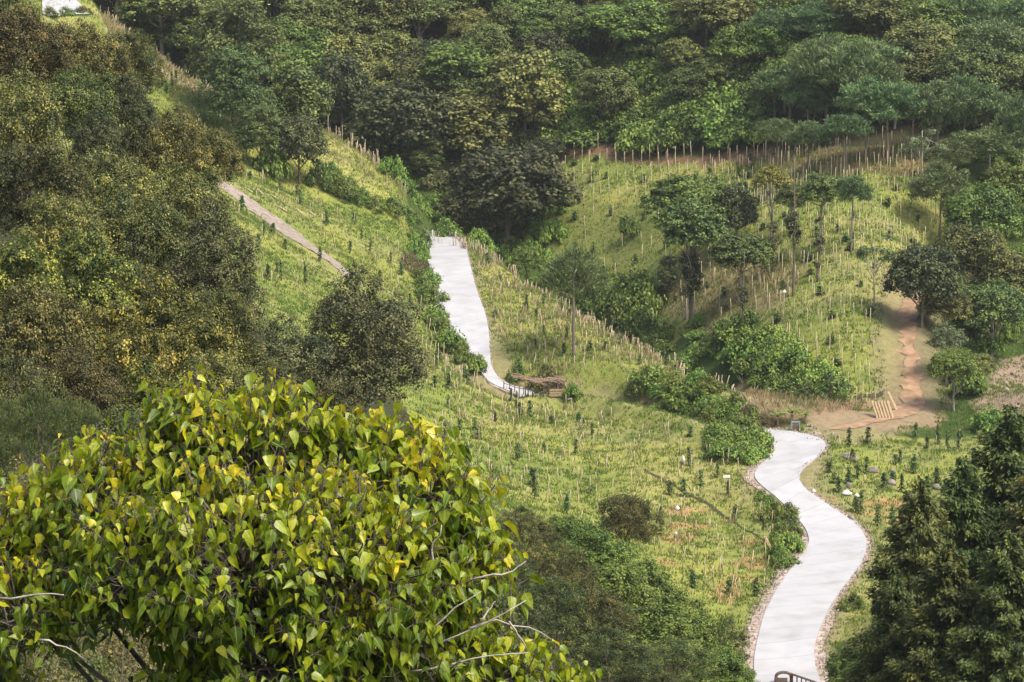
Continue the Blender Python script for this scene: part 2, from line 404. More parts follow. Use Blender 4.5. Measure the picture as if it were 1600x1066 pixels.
def resample(P, n):
    P = np.asarray(P, float); s = np.r_[0, np.cumsum(np.linalg.norm(np.diff(P, axis=0), axis=1))]
    t = np.linspace(0, s[-1], n)
    return np.stack([np.interp(t, s, P[:, k]) for k in range(P.shape[1])], -1)

def smooth_line(P, it=2):
    P = P.copy()
    for _ in range(it): P[1:-1] = 0.25 * P[:-2] + 0.5 * P[1:-1] + 0.25 * P[2:]
    return P

def trace(edge_px, n):
    q = smooth_line(resample(edge_px, n), 3)
    return smooth_line(hit(q[:, 0], q[:, 1]), 2)

def pair_edges(L, Rr, n=90):
    """match each left point with the right edge across the road, n stations"""
    L2, R2 = resample(L, n), resample(Rr, n)
    C = smooth_line((L2 + R2) / 2, 4)
    return L2, R2, C

def press_bed(C, half, soft):
    """flatten the hill across a road bed"""
    global GZ
    Cd = resample(C, max(60, int(np.linalg.norm(np.diff(C, axis=0), axis=1).sum() / 0.8)))
    Cd[:, 2] = smooth_line(Cd, 30)[:, 2]
    x0, x1, y0, y1 = Cd[:, 0].min() - 9, Cd[:, 0].max() + 9, Cd[:, 1].min() - 9, Cd[:, 1].max() + 9
    ii = np.where((GX > x0) & (GX < x1))[0]; jj = np.where((GY > y0) & (GY < y1))[0]
    sx, sy = np.meshgrid(GX[ii], GY[jj]); d2 = ((sx[..., None] - Cd[:, 0]) ** 2 + (sy[..., None] - Cd[:, 1]) ** 2)
    k = d2.argmin(-1); d = np.sqrt(d2.min(-1)); zt = Cd[k, 2]
    w = np.clip((half + soft - d) / soft, 0, 1); w = w * w * (3 - 2 * w)
    sub = GZ[np.ix_(jj, ii)]; GZ[np.ix_(jj, ii)] = sub * (1 - w) + zt * w
    return Cd

def berm(C):
    global GZ
    k = np.arange(len(C)); a = np.sin(np.linspace(0, math.pi, len(C))) ** .4; d_ = np.gradient(C[:, :2], axis=0); nn = np.stack([d_[:, 1], -d_[:, 0]], -1); nn *= np.where(nn[:, 1:2] > 0, -1, 1); nn /= np.linalg.norm(nn, axis=1)[:, None]; off = C[:, :2] + nn * 4.0
    m = (np.abs(_gx - 12) < 22) & (np.abs(_gy - 268) < 30)
    d2 = (_gx[m][:, None] - off[:, 0]) ** 2 + (_gy[m][:, None] - off[:, 1]) ** 2
    GZ[m] += 2.1 * a[d2.argmin(1)] * np.exp(-d2.min(1) / (2 * 1.15 ** 2))
for _ in range(2):
    lowL, lowR = trace(LOW_L, 120), trace(LOW_R, 120)
    L2, R2, lowC = pair_edges(lowL, lowR, 110); press_bed(lowC, 3.0, 3.5)
    upL, upR = trace(UP_L, 80), trace(UP_R, 80)
    U2, V2, upC = pair_edges(upL, upR, 80); press_bed(upC, 3.0, 3.0)
    # the stretch hidden behind the knoll links the two
    a, b = lowC[-1], upC[0]
    mid = hit([1120, 1060, 990, 920, 870], [668, 655, 640, 627, 622])
    link = smooth_line(resample(np.vstack([a[None], mid, b[None]]), 50), 6); link[:, 2] = hgt(link[:, 0], link[:, 1]) - 0.1 - 1.3 * np.sin(np.linspace(0, math.pi, 50)) ** 0.5 * (_ == 0)
    press_bed(link, 2.4, 2.4)
    if _ == 1: berm(link)
    topC = hit([84, 92, 100], [-8, 4, 24]); press_bed(topC, 3.4, 3)
lowL, lowR = trace(LOW_L, 120), trace(LOW_R, 120)
upL, upR = trace(UP_L, 80), trace(UP_R, 80)
print('road widths', [round(float(np.linalg.norm(lowL[i] - lowR[i])), 1) for i in range(0, 120, 12)], [round(float(np.linalg.norm(upL[i] - upR[i])), 1) for i in range(0, 80, 10)])

def sheet(name, L, Rr, mat, lift=0.06, thick=0.0, across=5, parent=None):
    """a surface between two traced edges, lying on the ground; optional slab sides"""
    n = max(len(L), len(Rr)); L, Rr = resample(L, n), resample(Rr, n)
    t = np.linspace(0, 1, across)
    P = L[:, None] * (1 - t)[None, :, None] + Rr[:, None] * t[None, :, None]
    z = hgt(P[..., 0], P[..., 1])
    zz = z.copy()
    for _ in range(2): zz[1:-1] = 0.25 * zz[:-2] + 0.5 * zz[1:-1] + 0.25 * zz[2:]
    P[..., 2] = np.maximum(zz, z) + lift
    s = np.r_[0, np.cumsum(np.linalg.norm(np.diff(P[:, across // 2], axis=0), axis=1))]
    w = np.linalg.norm(L - Rr, axis=1).mean()
    uv = np.stack([np.broadcast_to(t * w, (n, across)), np.broadcast_to(s[:, None], (n, across))], -1).reshape(-1, 2)
    V = P.reshape(-1, 3); F = []
    idx = lambda i, j: i * across + j
    for i in range(n - 1):
        for j in range(across - 1): F.append([idx(i, j), idx(i, j + 1), idx(i + 1, j + 1), idx(i + 1, j)])
    if thick:
        b = len(V); e = np.r_[V[[idx(i, 0) for i in range(n)]], V[[idx(i, across - 1) for i in range(n)]]] - [0, 0, thick]
        V = np.r_[V, e]; uv = np.r_[uv, np.zeros((2 * n, 2))]
        for i in range(n - 1):
            F.append([idx(i, 0), idx(i + 1, 0), b + i + 1, b + i]); F.append([idx(i, across - 1), b + n + i, b + n + i + 1, idx(i + 1, across - 1)])
    me = mesh_from(name, V, [q for f in F for q in f], [len(f) for f in F], False, uv)
    return link_mesh(name, me, mat, parent)

def concrete_mat():
    m, n, l = new_mat('fresh_concrete')
    uv = n.new("ShaderNodeUVMap"); sp = n.new("ShaderNodeSeparateXYZ"); l.new(uv.outputs[0], sp.inputs[0])
    dv = n.new("ShaderNodeMath"); dv.operation = 'DIVIDE'; dv.inputs[1].default_value = 3.2; l.new(sp.outputs[1], dv.inputs[0])
    fr = n.new("ShaderNodeMath"); fr.operation = 'FRACT'; l.new(dv.outputs[0], fr.inputs[0])
    lt = n.new("ShaderNodeMath"); lt.operation = 'LESS_THAN'; lt.inputs[1].default_value = 0.05; l.new(fr.outputs[0], lt.inputs[0])
    fl = n.new("ShaderNodeMath"); fl.operation = 'FLOOR'; l.new(dv.outputs[0], fl.inputs[0])
    wn = n.new("ShaderNodeTexWhiteNoise"); wn.noise_dimensions = '1D'; l.new(fl.outputs[0], wn.inputs["W"])
    tc = n.new("ShaderNodeTexCoord"); nz = n.new("ShaderNodeTexNoise"); nz.inputs["Scale"].default_value = 0.5; nz.inputs["Detail"].default_value = 8
    l.new(tc.outputs["Object"], nz.inputs[0])
    nz2 = n.new("ShaderNodeTexNoise"); nz2.inputs["Scale"].default_value = 5; nz2.inputs["Detail"].default_value = 6; l.new(tc.outputs["Object"], nz2.inputs[0])
    r = ramp(n, [(0.25, (0.32, 0.315, 0.305)), (0.5, (0.385, 0.385, 0.393)), (0.8, (0.42, 0.42, 0.43))]); l.new(nz.outputs[0], r.inputs[0])
    hs = n.new("ShaderNodeHueSaturation"); l.new(r.outputs[0], hs.inputs["Color"])
    a = n.new("ShaderNodeMath"); a.operation = 'MULTIPLY_ADD'; a.inputs[1].default_value = 0.09; a.inputs[2].default_value = 0.93; l.new(wn.outputs[0], a.inputs[0])
    b = n.new("ShaderNodeMath"); b.operation = 'MULTIPLY_ADD'; b.inputs[1].default_value = -0.14; l.new(lt.outputs[0], b.inputs[0]); l.new(a.outputs[0], b.inputs[2])
    c = n.new("ShaderNodeMath"); c.operation = 'MULTIPLY_ADD'; c.inputs[1].default_value = 0.1; l.new(nz2.outputs[0], c.inputs[0]); 
    d = n.new("ShaderNodeMath"); d.operation = 'SUBTRACT'; d.inputs[1].default_value = 0.05; l.new(b.outputs[0], d.inputs[0]); l.new(d.outputs[0], c.inputs[2])
    l.new(c.outputs[0], hs.inputs["Value"])
    p = n.new("ShaderNodeBsdfPrincipled"); p.inputs["Roughness"].default_value = 0.75; l.new(hs.outputs[0], p.inputs["Base Color"])
    bp = n.new("ShaderNodeBump"); bp.inputs["Strength"].default_value = 0.15; l.new(nz2.outputs[0], bp.inputs["Height"]); l.new(bp.outputs[0], p.inputs["Normal"])
    o = n.new("ShaderNodeOutputMaterial"); l.new(p.outputs[0], o.inputs[0])
    return m
M['concrete'] = concrete_mat()

def side_strip(E, C, w0, w1, rg):
    """outer line of a ragged strip beside an edge E, on the side away from centre line C"""
    C2 = resample(C, len(E)); out = E - C2; out[:, 2] = 0; out = unit(out)
    wd = np.array([w0 + (w1 - w0) * vnoise(np.array([i * 0.23]), np.array([7.7]), w0)[0] + rg.uniform(-.12, .12) for i in range(len(E))])
    return E + out * wd[:, None], E - out * 0.15

rgG = np.random.default_rng(11)
tag(sheet('road', lowL, lowR, M['concrete'], 0.20, 0.30), kind='structure')
tag(sheet('road', upL, upR, M['concrete'], 0.20, 0.30), kind='structure')
lkd = np.gradient(link, axis=0); lkn = unit(np.stack([-lkd[:, 1], lkd[:, 0], 0 * lkd[:, 0]], -1))
tag(sheet('road', link + lkn * 1.8, link - lkn * 1.8, M['concrete'], 0.12, 0.3), kind='structure')
tpE = hit([60, 66, 66], [-14, 4, 24]), hit([104, 116, 140], [-12, 0, 24])
tag(sheet('road', resample(tpE[0], 20), resample(tpE[1], 20), M['concrete'], 0.20, 0.3), kind='structure')
for E, C, w0, w1 in ((lowL, lowC, .5, 1.15), (lowR, lowC, .5, 1.2), (upR, upC, .5, .9), (upL, upC, .2, .5)):
    o_, i_ = side_strip(E, C, w0, w1, rgG)
    tag(sheet('road_shoulder', i_, o_, M['shoulder'], 0.10, 0.2, 4), kind='structure')

PT_U = [(330, 272), (345, 281), (365, 291), (400, 318), (430, 338), (465, 362), (490, 385), (520, 404), (550, 430)]
PT_L = [(328, 290), (343, 299), (361, 311), (397, 338), (427, 360), (461, 386), (484, 397), (506, 413), (534, 440)]
TRK_L = [(1300, 668), (1345, 655), (1390, 650), (1408, 628), (1414, 600), (1409, 560), (1409, 520), (1406, 485), (1410, 462), (1418, 440)]
TRK_R = [(1318, 676), (1370, 662), (1428, 652), (1447, 640), (1440, 600), (1434, 560), (1431, 520), (1432, 485), (1431, 462), (1430, 440)]
trkL, trkR = trace(TRK_L, 60), trace(TRK_R, 60)
for T in (trkL, trkR): T[:, :2] += rgG.normal(0, 0.28, (60, 2))
trkC = (trkL + trkR) / 2; press_bed(trkC, 1.2, 1.5)
tag(sheet('dirt_track', trkL, trkR, M['track'], 0.05, 0, 5), kind='structure')

# ---------------------------------------------------------------- ground cover colour, by where it grows
CREST = np.array([at(*s) for s in [(100, 0, 420)] + CREST_BACK + [(1165, 640, 271)]])
def far_side(x, y):
    return y > np.interp(x, np.r_[CREST[:, 0], 24, 200], np.r_[CREST[:, 1] + np.where(CREST[:, 0] < -8, 5.0, 1.5), 267, 269])
FIELD = [(850, 236), (960, 243), (1100, 252), (1190, 240), (1420, 226), (1510, 300), (1470, 380), (1412, 430), (1408, 640), (1340, 645), (1305, 625), (1240, 560), (1180, 500), (1090, 505), (1040, 545), (985, 500), (940, 440), (880, 400), (850, 300)]
LEFTWOOD = [(-200, -100), (120, 40), (290, 225), (400, 400), (420, 520), (640, 640), (760, 800), (830, 900), (900, 1200), (-200, 1200)]
def road_dist(x, y):
    x, y = np.asarray(x, float), np.asarray(y, float); d = np.full(np.shape(x), 99.0); m = (y > 185) & (y < 365) & (x > -30) & (x < 60); dd = d[m]
    for C in (lowC, upC, link, trkC): dd = np.minimum(dd, np.sqrt(((x[m][..., None] - C[:, 0]) ** 2 + (y[m][..., None] - C[:, 1]) ** 2).min(-1)))
    d[m] = dd; return d
def ground_colour(x, y, z):
    px, py = project(np.stack([x, y, z], -1)); far = far_side(x, y)
    jx, jy = (fbm(x / 4, y / 4, 1) - .5) * 30, (fbm(x / 4, y / 4, 2) - .5) * 20
    n1, n2, n3 = fbm(x / 7, y / 7, 5), fbm(x / 2.2, y / 2.2, 6), fbm(x / 14, y / 14, 9)
    g = np.array([0.18, 0.222, 0.048]); gy = np.array([0.27, 0.275, 0.07]); straw = np.array([0.34, 0.29, 0.14]); dk = np.array([0.085, 0.125, 0.028])
    c = g + (gy - g) * np.clip((n1 - .35) * 3, 0, 1)[..., None]
    c = c + (straw - c) * np.clip((n3 * .6 + n2 * .4 - .5) * 4.5, 0, .38)[..., None]
    c = c + (dk - c) * np.clip((n2 - .6) * 4, 0, .7)[..., None]
    def put(mask, colr, k=1.0):
        nonlocal c
        w = (np.asarray(mask, float) * k)[..., None]; c = c * (1 - w) + np.array(colr) * w
    qx, qy = px + jx, py + jy
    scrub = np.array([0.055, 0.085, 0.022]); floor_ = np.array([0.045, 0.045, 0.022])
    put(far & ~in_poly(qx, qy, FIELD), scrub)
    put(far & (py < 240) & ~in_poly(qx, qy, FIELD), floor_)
    rav = far & in_poly(qx, qy, [(840, 300), (900, 300), (1010, 330), (1060, 420), (1100, 500), (1000, 530), (880, 460)])
    put(rav, (0.17, 0.19, 0.055), .75)
    put(far & in_poly(qx, qy, [(1000, 470), (1100, 400), (1260, 420), (1230, 470), (1100, 520)]), (0.30, 0.235, 0.13), .7)
    put(far & in_poly(qx, qy * 1.0 + 6, [(850, 232), (960, 240), (1100, 250), (1200, 240), (1240, 262), (1100, 268), (960, 258), (850, 250)]), (0.21, 0.125, 0.08), .95)
    put(far & in_poly(qx, qy, [(1200, 236), (1470, 226), (1470, 262), (1400, 275), (1200, 262)]), (0.19, 0.125, 0.075), .8)
    put(far & in_poly(qx, qy, [(1398, 440), (1432, 440), (1450, 640), (1385, 640), (1396, 560)]), (0.26, 0.17, 0.095), .55)
    put(far & in_poly(qx, qy, [(1270, 632), (1400, 622), (1470, 648), (1470, 668), (1270, 672)]), (0.30, 0.20, 0.13), .95)
    put(far & in_poly(qx, qy, [(1150, 600), (1270, 640), (1270, 672), (1150, 672)]), (0.27, 0.20, 0.11), .8)
    put(far & in_poly(px + jx * .5, py + jy * .5, [(1520, 625), (1565, 565), (1640, 540), (1640, 655), (1520, 650)]), (0.30, 0.22, 0.165), .9)
    mid = ~far
    put(road_dist(x, y) < 3.5 + jx * .05, (0.25, 0.205, 0.12), .65)
    put(mid & in_poly(qx, qy, [(1080, 560), (1125, 585), (1150, 612), (1090, 605)]), (0.36, 0.22, 0.11), .9)
    put(mid & in_poly(qx, qy, [(155, 20), (260, 70), (345, 125), (350, 165), (250, 120), (160, 55)]), (0.40, 0.32, 0.20), .8)
    for (a, b, w, h) in ((1062, 800, 22, 6), (1072, 822, 34, 7), (1062, 842, 30, 8), (1045, 880, 22, 8), (1175, 883, 30, 9), (1165, 905, 34, 5), (1130, 925, 22, 18), (1385, 783, 40, 10), (1365, 800, 30, 5), (1400, 815, 30, 6), (1300, 780, 20, 5), (1215, 860, 14, 6), (1035, 910, 16, 9), (1170, 850, 20, 6), (1085, 798, 26, 4)):
        put(mid & (((qx - a) / w) ** 2 + ((qy - b) / h) ** 2 < 1), (0.36, 0.215, 0.10), .75)
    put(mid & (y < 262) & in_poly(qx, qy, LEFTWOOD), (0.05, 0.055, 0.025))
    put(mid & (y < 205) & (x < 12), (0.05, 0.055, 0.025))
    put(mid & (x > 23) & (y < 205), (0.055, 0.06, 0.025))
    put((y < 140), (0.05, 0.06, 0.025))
    return np.clip(c, 0.01, 1)

def ground_mat():
    m, n, l = new_mat('hillside_ground')
    a = n.new("ShaderNodeAttribute"); a.attribute_name = "ground"
    tc = n.new("ShaderNodeTexCoord")
    n1 = n.new("ShaderNodeTexNoise"); n1.inputs["Scale"].default_value = 1.3; n1.inputs["Detail"].default_value = 9; n1.inputs["Roughness"].default_value = .7
    l.new(tc.outputs["Object"], n1.inputs[0])
    mr = n.new("ShaderNodeMapRange"); mr.inputs[1].default_value = .3; mr.inputs[2].default_value = .7; mr.inputs[3].default_value = .74; mr.inputs[4].default_value = 1.2
    l.new(n1.outputs[0], mr.inputs[0])
    hs = n.new("ShaderNodeHueSaturation"); l.new(a.outputs["Color"], hs.inputs["Color"]); l.new(mr.outputs[0], hs.inputs["Value"])
    p = n.new("ShaderNodeBsdfPrincipled"); p.inputs["Roughness"].default_value = .95; p.inputs["Specular IOR Level"].default_value = .1
    l.new(hs.outputs[0], p.inputs["Base Color"])
    b = n.new("ShaderNodeBump"); b.inputs["Strength"].default_value = .9; b.inputs["Distance"].default_value = .35
    l.new(n1.outputs[0], b.inputs["Height"]); l.new(b.outputs[0], p.inputs["Normal"])
    o = n.new("ShaderNodeOutputMaterial"); l.new(p.outputs[0], o.inputs[0])
    return m

def build_ground():
    grow = np.cumsum(2.0 * 1.2 ** np.arange(24))
    xs = np.r_[GX[0] - grow[::-1], GX, GX[-1] + grow]; ys = np.r_[GY[0] - grow[::-1], GY, GY[-1] + grow]
    X, Y = np.meshgrid(xs, ys)
    cx, cy = np.clip(X, GX[0], GX[-1]), np.clip(Y, GY[0], GY[-1])
    Z = hgt(cx, cy); off = np.hypot(X - cx, Y - cy)
    Z = Z + 24 * (1 - np.exp(-off / 90)) + (fbm(X / 120, Y / 120, 4) - .5) * 30 * (1 - np.exp(-off / 200))
    V = np.stack([X, Y, Z], -1).reshape(-1, 3)
    ny, nx = X.shape
    i = (np.arange(ny - 1)[:, None] * nx + np.arange(nx - 1)[None]).ravel()
    F = np.stack([i, i + 1, i + nx + 1, i + nx], -1)
    me = mesh_from('hillside', V, F.ravel(), np.full(len(F), 4), True)
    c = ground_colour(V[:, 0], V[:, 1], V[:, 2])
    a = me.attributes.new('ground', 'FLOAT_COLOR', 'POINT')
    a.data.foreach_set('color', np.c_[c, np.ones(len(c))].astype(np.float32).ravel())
    return link_mesh('hillside', me, ground_mat())
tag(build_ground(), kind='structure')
# ---------------------------------------------------------------- foliage
def leaf_quads(P, N, L, W, rg, axis=None, fold=0.0):
    """one pointed leaf (4 corners) at each P, facing N; L, W arrays; axis = preferred long direction"""
    n = len(P)
    a = rg.normal(size=(n, 3)) if axis is None else axis
    a = unit(a - (a * N).sum(-1, keepdims=True) * N); b = np.cross(N, a)
    L = np.broadcast_to(L, n)[:, None]; W = np.broadcast_to(W, n)[:, None]
    return np.stack([P - a * L / 2, P + b * W / 2 - a * L * .08, P + a * L / 2 - N * fold * L, P - b * W / 2 - a * L * .08], 1)

def quads_mesh(name, Q, rnd):
    n = len(Q)
    me = mesh_from(name, Q.reshape(-1, 3), np.arange(4 * n), np.full(n, 4), False)
    face_attr(me, 'rnd', np.clip(rnd, 0, 1))
    return me

def sphere_dirs(n, rg, low=-0.35):
    d = unit(rg.normal(size=(n * 3, 3))); d = d[d[:, 2] > low][:n]
    return d

def crown_quads(lobes, dens, per, cr, L, W, rg, up=0.6, out=0.6, low=-0.35, needle=False, squash=0.7, tipb=0.42, nn=.36, tn=.08):
    """lobes (x,y,z,r,flat): clumps of leaves sit on the lobes' outsides, none where another lobe covers them"""
    lob = np.array(lobes, float); Qs = []; Rn = []
    for k, (x, y, z, r, fl) in enumerate(lob):
        m = max(4, int(dens * r * r)); d = sphere_dirs(m, rg, low); m = len(d)
        c = np.array([x, y, z]) + d * np.array([1, 1, fl]) * (r * rg.uniform(.62, 1.1, m))[:, None]
        keep = np.ones(m, bool)
        for j, (x2, y2, z2, r2, f2) in enumerate(lob):
            if j != k: keep &= (((c - [x2, y2, z2]) / [1, 1, f2]) ** 2).sum(-1) > (0.8 * r2) ** 2
        c, d = c[keep], d[keep]
        if not len(c): continue
        cs = cr * rg.uniform(.6, 1.3, len(c)); crn = rg.normal(0, .15, len(c)) + rg.normal(0, .08)
        P = np.repeat(c, per, 0); dd = np.repeat(d, per, 0)
        o = rg.normal(size=(len(P), 3)) * .55 * np.repeat(cs, per)[:, None] * [1, 1, squash]
        P = P + o
        if needle:
            ax = unit(dd * .7 + np.array([0, 0, .75]) + rg.normal(size=P.shape) * .55); N = unit(rg.normal(size=P.shape)); N = unit(N - (N * ax).sum(-1, keepdims=True) * ax)
            Q = leaf_quads(P, N, L * rg.uniform(.6, 1.3, len(P)), W * rg.uniform(.7, 1.3, len(P)), rg, ax)
        else:
            N = unit(dd * out * .6 + np.array([0, 0, up]) + unit(o) * .55 + rg.normal(size=P.shape) * nn)
            Q = leaf_quads(P, N, L * rg.uniform(.6, 1.35, len(P)), W * rg.uniform(.7, 1.3, len(P)), rg, None, .12)
        # outer leaves fresher, inner darker: young tips plus painted lit tops and dark pockets
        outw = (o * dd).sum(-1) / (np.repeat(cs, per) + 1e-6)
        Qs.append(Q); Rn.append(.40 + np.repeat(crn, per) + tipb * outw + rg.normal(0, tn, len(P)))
    return np.concatenate(Qs), np.concatenate(Rn)

def dome_lobes(rg, cz, rx, rz, n, r0, r1, core=True, low=-0.3, flat=0.85, lean=(0, 0)):
    L = []
    d = sphere_dirs(60, rg, low)
    pick = [d[0]]
    for _ in range(n - 1):                      # spread apart
        s = np.max(d @ np.array(pick).T, axis=1); pick.append(d[int(np.argmin(s + rg.uniform(0, .35, len(d))))])
    for q in pick:
        r = rg.uniform(r0, r1); k = rg.uniform(.82, 1.12)
        L.append((q[0] * (rx - r * .45) * k + lean[0] * max(q[2], 0), q[1] * (rx - r * .45) * k + lean[1] * max(q[2], 0), cz + q[2] * (rz - r * .5) * k, r, flat))
    if core: L.append((0, 0, cz, min(rx, rz) * .64, max(.6, min(1.2, rz / rx))))
    return L

def trunk_mb(h, r, rg, limbs=(), k=7, bend=.05):
    mb = MB(); n = 7
    t = np.linspace(0, 1, n); off = np.cumsum(rg.normal(0, bend * h / n, (n, 2)), 0); off -= off[0]
    pts = np.c_[off, t * (h + .5) - .5]
    mb.tube(pts, r * (1 - .62 * t) * np.where(t == 0, 1.35, 1), k)
    for (x, y, z) in limbs:
        s = rg.uniform(.45, .92); i = s * (n - 1); a = pts[int(i)] + (pts[min(int(i) + 1, n - 1)] - pts[int(i)]) * (i % 1)
        b = np.array([x, y, z]); m = (a + b) / 2 + rg.normal(0, .12, 3) + [0, 0, -.12 * np.linalg.norm(b - a) * .3]
        mb.tube([a, m, b], [r * .42, r * .26, r * .07], 5)
    return mb

KIND = {}    # name -> list of (trunk mesh, crown mesh, unit width, unit height)
def add_kind(key, objname, mat, bark, build, variants, seed):
    out = []
    for v in range(variants):
        rg = np.random.default_rng(seed + v)
        (Q, rn), tmb = build(rg)
        me = quads_mesh(objname + '_crown', Q, rn); me.materials.append(M[mat])
        tm = None
        if tmb is not None:
            tm = tmb.mesh(objname + '_trunk', True); tm.materials.append(M[bark])
        P = Q.reshape(-1, 3)
        w = np.percentile(np.abs(P[:, :2]), 97) * 2; h = np.percentile(P[:, 2], 99.5)
        out.append((tm, me, w, h))
    KIND[key] = (objname, out)

def K_broad(fine=1.0, rx=3.6, rz=3.0, cz=6.2, n=15, r0=1.15, r1=1.9, L=.26, W=.17, dens=16, per=30, cr=.55, low=-.35, th=5.0, tr=.22, tipb=.36):
    def f(rg):
        lobes = dome_lobes(rg, cz, rx, rz, n, r0, r1)
        q = crown_quads(lobes, dens, per, cr, L, W, rg, low=low, tipb=tipb)
        return q, trunk_mb(th, tr, rg, [(l[0] * .8, l[1] * .8, l[2]) for l in lobes[:8]])
    return f

def K_pine(cz=7.6, rx=2.5, rz=2.1, n=13, r0=.75, r1=1.15, th=8.6, L=.42, W=.06, dens=20, per=26, cr=.5, tr=.16, flat=.75):
    def f(rg):
        lobes = dome_lobes(rg, cz, rx, rz, n, r0, r1, core=True, low=-.45, flat=flat)
        q = crown_quads(lobes, dens, per, cr, L, W, rg, needle=True, low=-.5)
        return q, trunk_mb(th, tr, rg, [(l[0] * .6, l[1] * .6, l[2]) for l in lobes[:4]], bend=.03)
    return f

def K_bush(rx=1.7, h=1.8, n=10, L=.2, W=.14, dens=26, per=26, cr=.36, sprays=0, low=-.15):
    def f(rg):
        lobes = []
        for i in range(n):
            a = rg.uniform(0, 6.283); s = rx * math.sqrt(rg.uniform(0, .75)); r = rg.uniform(.45, .8)
            lobes.append((s * math.cos(a), s * math.sin(a), max(.25, h * (1 - (s / rx) ** 2) * rg.uniform(.55, 1) - r * .6), r, .85))
        lobes.append((0, 0, h * .3, h * .55, .8))
        q = crown_quads(lobes, dens, per, cr, L, W, rg, low=low)
        mb = MB()
        for i in range(5):
            a = rg.uniform(0, 6.283); mb.tube([(0, 0, -.3), (.3 * math.cos(a), .3 * math.sin(a), h * .4), (.8 * math.cos(a), .8 * math.sin(a), h * .8)], [.06, .045, .015], 5)
        return q, mb
    return f

def K_conifer(h=14., rb=4.6, z0=1.0, L=.32, W=.12, levels=42, per=1.9, ragged=.5):
    """tiers of boughs that rise and then droop, each bearing flat sprays"""
    def f(rg):
        Qs, Rn = [], []; mb = trunk_mb(h * .97, .26, rg, bend=.01)
        for i in range(levels):
            t = i / (levels - 1); z = z0 + (h - z0) * t ** 1.05
            ln0 = rb * (1 - t) ** .68 + .22
            nb = int(6 + 4 * (1 - t)); ph = rg.uniform(0, 6.28)
            for b in range(nb):
                a = ph + 6.283 * b / nb + rg.normal(0, .25); ln = ln0 * rg.uniform(1 - ragged, 1 + ragged * .8)
                dirv = np.array([math.cos(a), math.sin(a), 0]); m = max(4, int(ln * 7))
                s = np.linspace(.12, 1, m); rise = rg.uniform(.15, .55)
                pts = np.array([0, 0, z + rg.normal(0, .1)]) + dirv * (s * ln)[:, None]; pts[:, 2] += ln * (rise * s - .42 * s ** 2 + .16 * s ** 4)
                if ln > .8: mb.tube(pts[::max(1, m // 4)], np.linspace(.05, .015, len(pts[::max(1, m // 4)])), 4, False)
                k = int(11 * per); side = np.cross(dirv, [0, 0, 1])
                P = np.repeat(pts, k, 0); ss = np.repeat(s, k)
                wd = (.14 + .42 * np.sin(np.clip(ss, 0, 1) * 2.6)) * min(1.2, ln * .55)
                lat = rg.uniform(-1, 1, len(P)) * wd
                P = P + side * lat[:, None] + dirv * (rg.uniform(-.15, .2, len(P)) - np.abs(lat) * .25)[:, None]
                P[:, 2] += -np.abs(lat) * .22 + rg.normal(0, .16, len(P))
                ax = unit(dirv + side * (np.sign(lat) * rg.uniform(.2, .9, len(P)))[:, None] + np.array([0, 0, -.12]) + rg.normal(0, .22, P.shape))
                N = unit(np.array([0, 0, 1.0]) + dirv * .25 + rg.normal(0, .45, P.shape))
                Qs.append(leaf_quads(P, N, L * rg.uniform(.6, 1.3, len(P)), W * rg.uniform(.7, 1.4, len(P)), rg, ax, .1))
                Rn.append(.2 + .42 * ss ** 2 + rg.normal(0, .12, len(P)) + rg.normal(0, .1))
        return (np.concatenate(Qs), np.concatenate(Rn)), mb
    return f

def K_column(h=8., r=.62, gaps=.35):
    def f(rg):
        lobes = []; z = 1.8
        while z < h:
            if rg.uniform() > gaps:
                a = rg.uniform(0, 6.28); s = rg.uniform(0, .45); lobes.append((s * math.cos(a), s * math.sin(a), z, r * rg.uniform(.7, 1.3), 1.1))
            z += rg.uniform(.5, .95)
        q = crown_quads(lobes, 40, 20, .3, .3, .16, rg, low=-.9)
        return q, trunk_mb(h, .15, rg, bend=.05)
    return f

def K_sparse(cz=6.4, rx=2.2, n=9):
    def f(rg):
        lobes = []
        for i in range(n):
            a = rg.uniform(0, 6.28); s = rx * math.sqrt(rg.uniform(.1, 1)); lobes.append((s * math.cos(a), s * math.sin(a), cz + rg.uniform(-1.5, 1.4), rg.uniform(.45, .75), .6))
        q = crown_quads(lobes, 30, 20, .36, .32, .13, rg, low=-.5)
        return q, trunk_mb(cz + .8, .11, rg, [(l[0], l[1], l[2]) for l in lobes])
    return f

def K_sapling(h=1.5):
    def f(rg):
        n = 90; z = rg.uniform(.15, 1, n) * h; r = .26 * (1 - .55 * z / h) * rg.uniform(.2, 1.1, n); a = rg.uniform(0, 6.283, n)
        P = np.stack([r * np.cos(a), r * np.sin(a), z], -1); d = unit(np.stack([np.cos(a), np.sin(a), 0 * a + .2], -1))
        N = unit(d * .7 + [0, 0, .5] + rg.normal(0, .4, (n, 3))); ax = unit(d + np.array([0, 0, -.5]))
        mb = MB().tube([(0, 0, -.1), (.02, 0, h * .5), (0, .02, h * .95)], [.03, .022, .01], 5)
        return (leaf_quads(P, N, .26 * rg.uniform(.7, 1.3, n), .11, rg, ax, .15), rg.uniform(.1, .9, n)), mb
    return f

